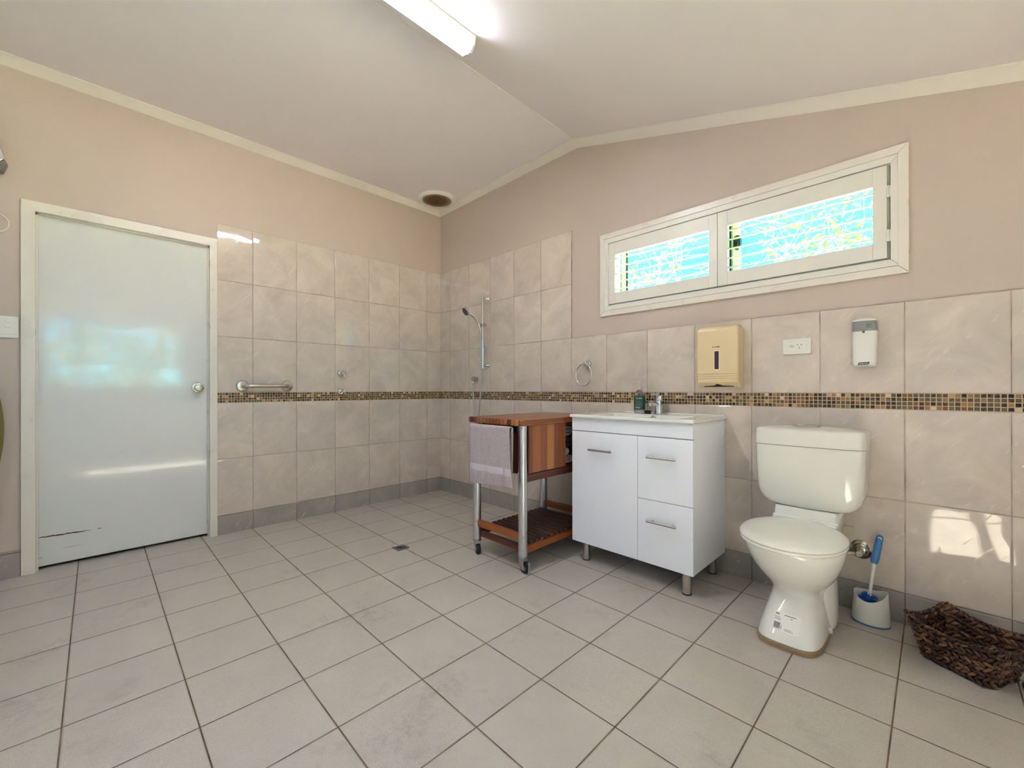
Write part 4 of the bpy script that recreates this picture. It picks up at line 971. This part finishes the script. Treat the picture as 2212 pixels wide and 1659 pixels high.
for k in range(N_):
    for s in (0, 1):
        p = rim[k]; q = rim[(k+1) % N_]; tg = (q-p).normalized(); dirv = (tg+Vector((0, 0, .55 if s else -.55))).normalized(); nn_ = Vector((tg.y, -tg.x, 0)).normalized(); up = nn_.cross(dirv).normalized()
        m.ell(p.lerp(q, .5*s)+nn_*(.003 if s else -.003)+Vector((0, 0, R.uniform(-.0012, .0012))), .0095, .0042, .0042, Matrix((dirv, up, dirv.cross(up))).transposed(), 6, 4)
m.build('braided_rim', M['braid'], bk, local=True, ang=80)
m = MB(); R.seed(77)
for r_ in range(7):
    h = (r_+.6)/7.4; L_, W_ = bdim(h); L_ -= .008; W_ -= .008; n = int((4*(L_+W_)-.05)/.0185)
    for k in range(n):
        t = (k+.5*(r_ % 2)+R.uniform(-.15, .15))/n; p, a = bper(t, L_, W_); nrm = Vector((-math.sin(a), math.cos(a), 0)); tg = Vector((math.cos(a), math.sin(a), 0))
        tilt = (.6 if r_ % 2 else -.6)+R.uniform(-.18, .18); dirv = (tg*math.cos(tilt)+Vector((0, 0, 1))*math.sin(tilt)).normalized(); up = nrm.cross(dirv).normalized()
        m.ell(p+Vector((0, 0, .006+brim(t)*h)), .0165, .0075, .004, Matrix((dirv, up, dirv.cross(up))).transposed(), 6, 4)
m.build('woven_lining', M['braid'], bk, local=True, ang=80)
m = MB(); rows_ = []
for h in (0, .25, .5, .75, .97):
    L_, W_ = bdim(h); rows_.append([bper(k/64, L_-.0055, W_-.0055)[0]+Vector((0, 0, .005+brim(k/64)*h)) for k in range(64)])
m.loft(rows_, True, False); bs = m.build('basket_core', M['weave'], bk, local=True)
m = MB(); R.seed(31)
for i in range(9):
    for j in range(8):
        mt = Matrix.Rotation((.6 if (i+j) % 2 else -.6)+R.uniform(-.2, .2), 3, 'Z'); m.ell((-.082+.0205*i, -.070+.020*j, .0085), .0155, .007, .004, mt, 6, 4)
m.build('woven_base', M['braid'], bk, local=True, ang=80)

# ------------------------------------------------------------------ toilet roll stand cut off by the right edge of the photo
rs = thing('toilet_roll_stand', 'chrome toilet roll stand on the floor, cut off at the right edge', 'roll stand', (3.866, -.235, 0))
q = Vector((3.866, -.235, 0))
MB().lathe([(.098, .0005), (.100, .005), (.096, .012), (.060, .017), (.012, .022)], q, (0, 0, 1), 48).build('stand_base', M['chrome'], rs)
MB().tube(bez([q+Vector((0, 0, .018)), q+Vector((0, 0, .45)), q+Vector((0, 0, .74)), q+Vector((.01, 0, .775)), q+Vector((.04, 0, .785)), q+Vector((.13, 0, .785))], 8), .007, 14).build('stand_pole', M['chrome'], rs)
pr_ = thing('toilet_roll', 'white toilet paper roll with loose pointed corner at the right edge', 'toilet roll', (3.86, -.235, .76))
pap = plain('toilet_paper', (238, 236, 228), .9, var=.02, bsc=300, bst=.2, bd=.001)
MB().lathe([(.020, 0), (.052, 0), (.054, .002), (.054, .098), (.052, .10), (.020, .10)], (3.886, -.235, .777), (1, 0, 0), 36).build('roll', pap, pr_)
m = MB(); m.prism([(3.886, .80), (3.830, .805), (3.760, .762), (3.800, .728), (3.886, .715)], XZ, -.2925, -.2915); m.build('loose_corner', pap, pr_)

# ------------------------------------------------------------------ outside: ground, paving, hedge, gum trees
M['grass'] = plain('lawn', (92, 112, 58), .9, var=.25, nsc=9)
ST(MB().box(-30, 40, .2, 40, -.4, -.2).build('ground', M['grass']))
ST(MB().box(XE+.13, 40, -30, .2, -.3, -.12).build('ground_yard', plain('pale_paving', (176, 164, 142), .8, var=.10, nsc=3)))
leafm = plain('leaf_green', (70, 80, 34), .6, var=.3, nsc=2)
leafy = plain('leaf_yellow_green', (58, 66, 5), .6, var=.2, nsc=2)
def leafset(m, c, n, rad, sz, rnd):
    for _ in range(n):
        p = Vector(c)+Vector((rnd.gauss(0, rad), rnd.gauss(0, rad), rnd.gauss(0, rad*.7)))
        a = Vector((rnd.gauss(0, 1), rnd.gauss(0, 1), rnd.gauss(-.5, .6))).normalized(); b = a.cross(Vector((rnd.random(), rnd.random(), rnd.random()))).normalized()
        L = sz*rnd.uniform(.7, 1.3); w = L*.16
        v = [m.bm.verts.new(x) for x in (p, p+a*L*.45+b*w, p+a*L, p+a*L*.45-b*w)]; m.bm.faces.new(v)
bark = NT('smooth_bark'); c = bark.coord(); M['bark'] = bark.principled(Base_Color=bark.mix(bark.mr(bark.noise(bark.mapping(c, sc=(3, 3, 1)), 2.5, 5), .35, .65), lin((21, 17, 24)), lin((34, 28, 36))), Roughness=.8)
def tree(base, label, seed, lean, twigs=7, size=1.0):
    rnd = random.Random(seed); t = thing('gum_tree', label, 'tree', base)
    tips = []; mt = MB(); mb = MB(); b0 = Vector(base)
    def limb(p, d, L, r, dep, m):
        pts = [p]; rr = [r]; k = 6
        for i in range(k):
            d = (d+Vector((rnd.gauss(0, .16), rnd.gauss(0, .16), rnd.gauss(.02, .14)))).normalized(); p = p+d*L/k; pts.append(p); rr.append(max(.004, r*(1-.62*(i+1)/k)))
            if dep > 0 and i >= 1 and rnd.random() < .6:
                s = d.cross(Vector((rnd.gauss(0, 1), rnd.gauss(0, 1), rnd.gauss(0, 1)))).normalized(); limb(p, (d*.6+s*.8).normalized(), L*.62, rr[-1]*.55, dep-1, mb)
        m.tube(pts, rr, 8 if r > .02 else 5); tips.append(p)
        if dep > 0: limb(p, d, L*.7, rr[-1], dep-1, mb)
    trunk = [b0, b0+Vector((lean[0]*.15, lean[1]*.15, .9)), b0+Vector((lean[0]*.4, lean[1]*.4, 1.9))]
    mt.tube(bez(trunk, 5), [.15-.006*i for i in range(11)], 12); top = trunk[-1]
    for k in range(twigs):
        dx = lean[0]*.8+rnd.gauss(0, .45); limb(top+Vector((0, 0, rnd.uniform(-.4, .1))), Vector((dx, lean[1]*.6+rnd.gauss(0, .3), rnd.uniform(.15, .75))).normalized(), rnd.uniform(1.6, 2.3)*size, rnd.uniform(.035, .055)*size, 3, mb)
    mt.build('trunk', M['bark'], t); mb.build('branches', M['bark'], t)
    ml = MB(); rnd.shuffle(tips)
    for p in tips[:max(24, len(tips)//3)]: leafset(ml, p, 9, .09*size, .12*size, rnd)
    tag(ml.build('foliage', leafy, t), kind='stuff')
    return t
tree((-2.3, 5.0, -.2), 'bare branched tree seen through the left shutter panel', 5, (.95, -.05), 5)
tree((5.0, 9.5, -.2), 'bare branched tree seen through the right shutter panel', 12, (-.9, -.05), 6, 1.75)
hd_ = MB(); rnd = random.Random(9)
for i in range(3800):
    p = Vector((rnd.uniform(7.2, 8.6), rnd.uniform(-6.5, 2.5), rnd.uniform(-.1, 3.6))); leafset(hd_, p, 1, .1, .42, rnd)
tag(hd_.build('garden_hedge', leafm, loc=(7.9, -2, 0)), 'leafy green garden hedge outside beyond the open doorway', 'hedge', kind='stuff')

# ------------------------------------------------------------------ light
w = bpy.data.worlds.new('sky'); SC.world = w; w.use_nodes = True; nt = w.node_tree; nt.nodes.clear()
sky = nt.nodes.new('ShaderNodeTexSky'); sky.sky_type = 'NISHITA'; sky.sun_disc = False
SUN_EL, SUN_AZ = math.radians(58), math.radians(-20)
sky.sun_elevation = SUN_EL; sky.sun_rotation = math.radians(110); sky.altitude = 100; sky.air_density = 1.0; sky.dust_density = .4; sky.ozone_density = 1.0
bg = nt.nodes.new('ShaderNodeBackground'); bg.inputs[1].default_value = .62
wo = nt.nodes.new('ShaderNodeOutputWorld'); tint = nt.nodes.new('ShaderNodeMix'); tint.data_type = 'RGBA'; tint.blend_type = 'MULTIPLY'; tint.inputs[0].default_value = 1.0; tint.inputs[7].default_value = (.10, .80, 1.25, 1)
nt.links.new(sky.outputs[0], tint.inputs[6]); nt.links.new(tint.outputs[2], bg.inputs[0]); nt.links.new(bg.outputs[0], wo.inputs[0])
sd = bpy.data.lights.new('sun', 'SUN'); sd.energy = 250.0; sd.angle = math.radians(.6); sd.color = (1.0, .91, .85)
so = bpy.data.objects.new('sun', sd); COL.objects.link(so)
dv = Vector((math.cos(SUN_EL)*math.cos(SUN_AZ), math.cos(SUN_EL)*math.sin(SUN_AZ), math.sin(SUN_EL)))
so.rotation_euler = dv.to_track_quat('Z', 'Y').to_euler(); so.location = dv*20
def portal(name, loc, rot, sx_, sy_):
    ld = bpy.data.lights.new(name, 'AREA'); ld.shape = 'RECTANGLE'; ld.size = sx_; ld.size_y = sy_; ld.cycles.is_portal = True
    o = bpy.data.objects.new(name, ld); COL.objects.link(o); o.location = loc; o.rotation_euler = rot
portal('garden_portal', (XE+.14, (EY0+EY1)/2, (ES+EZ)/2), (0, math.radians(90), 0), EZ-ES, EY1-EY0)
portal('window_portal', ((WX0+WX1)/2, .16, (WZ0+WZ1)/2), (math.radians(-90), 0, 0), WX1-WX0, WZ1-WZ0)

# ------------------------------------------------------------------ camera
cd = bpy.data.cameras.new('camera'); cam = bpy.data.objects.new('camera', cd); COL.objects.link(cam); SC.camera = cam
F = 904.765; cd.sensor_fit = 'HORIZONTAL'; cd.sensor_width = 36.0; cd.lens = F/2212*36.0
cd.shift_x = -4.828/2212; cd.shift_y = 10.939/2212; cd.clip_start = .02; cd.clip_end = 200
yaw, pit, rol = 2.3567445, .00086607, -.00178166
f = Vector((math.cos(pit)*math.cos(yaw), math.cos(pit)*math.sin(yaw), math.sin(pit))); r0 = Vector((math.sin(yaw), -math.cos(yaw), 0)); u0 = r0.cross(f)
r = r0*math.cos(rol)+u0*math.sin(rol); u = -r0*math.sin(rol)+u0*math.cos(rol)
cam.matrix_world = Matrix(((r.x, u.x, -f.x, 3.5532834), (r.y, u.y, -f.y, -2.4844557), (r.z, u.z, -f.z, 1.0222101), (0, 0, 0, 1)))

vs = SC.view_settings; vs.view_transform = 'Standard'; vs.look = 'None'; vs.gamma = 1.0; vs.exposure = 1.58; vs.use_curve_mapping = False
SC.display_settings.display_device = 'sRGB'
cy = SC.cycles; cy.use_denoising = True; cy.max_bounces = 8; cy.diffuse_bounces = 4; cy.glossy_bounces = 3; cy.adaptive_threshold = .04; cy.adaptive_min_samples = 24; cy.transmission_bounces = 8; cy.transparent_max_bounces = 12
cy.caustics_reflective = False; cy.caustics_refractive = False; cy.sample_clamp_indirect = 20.0; cy.blur_glossy = .5
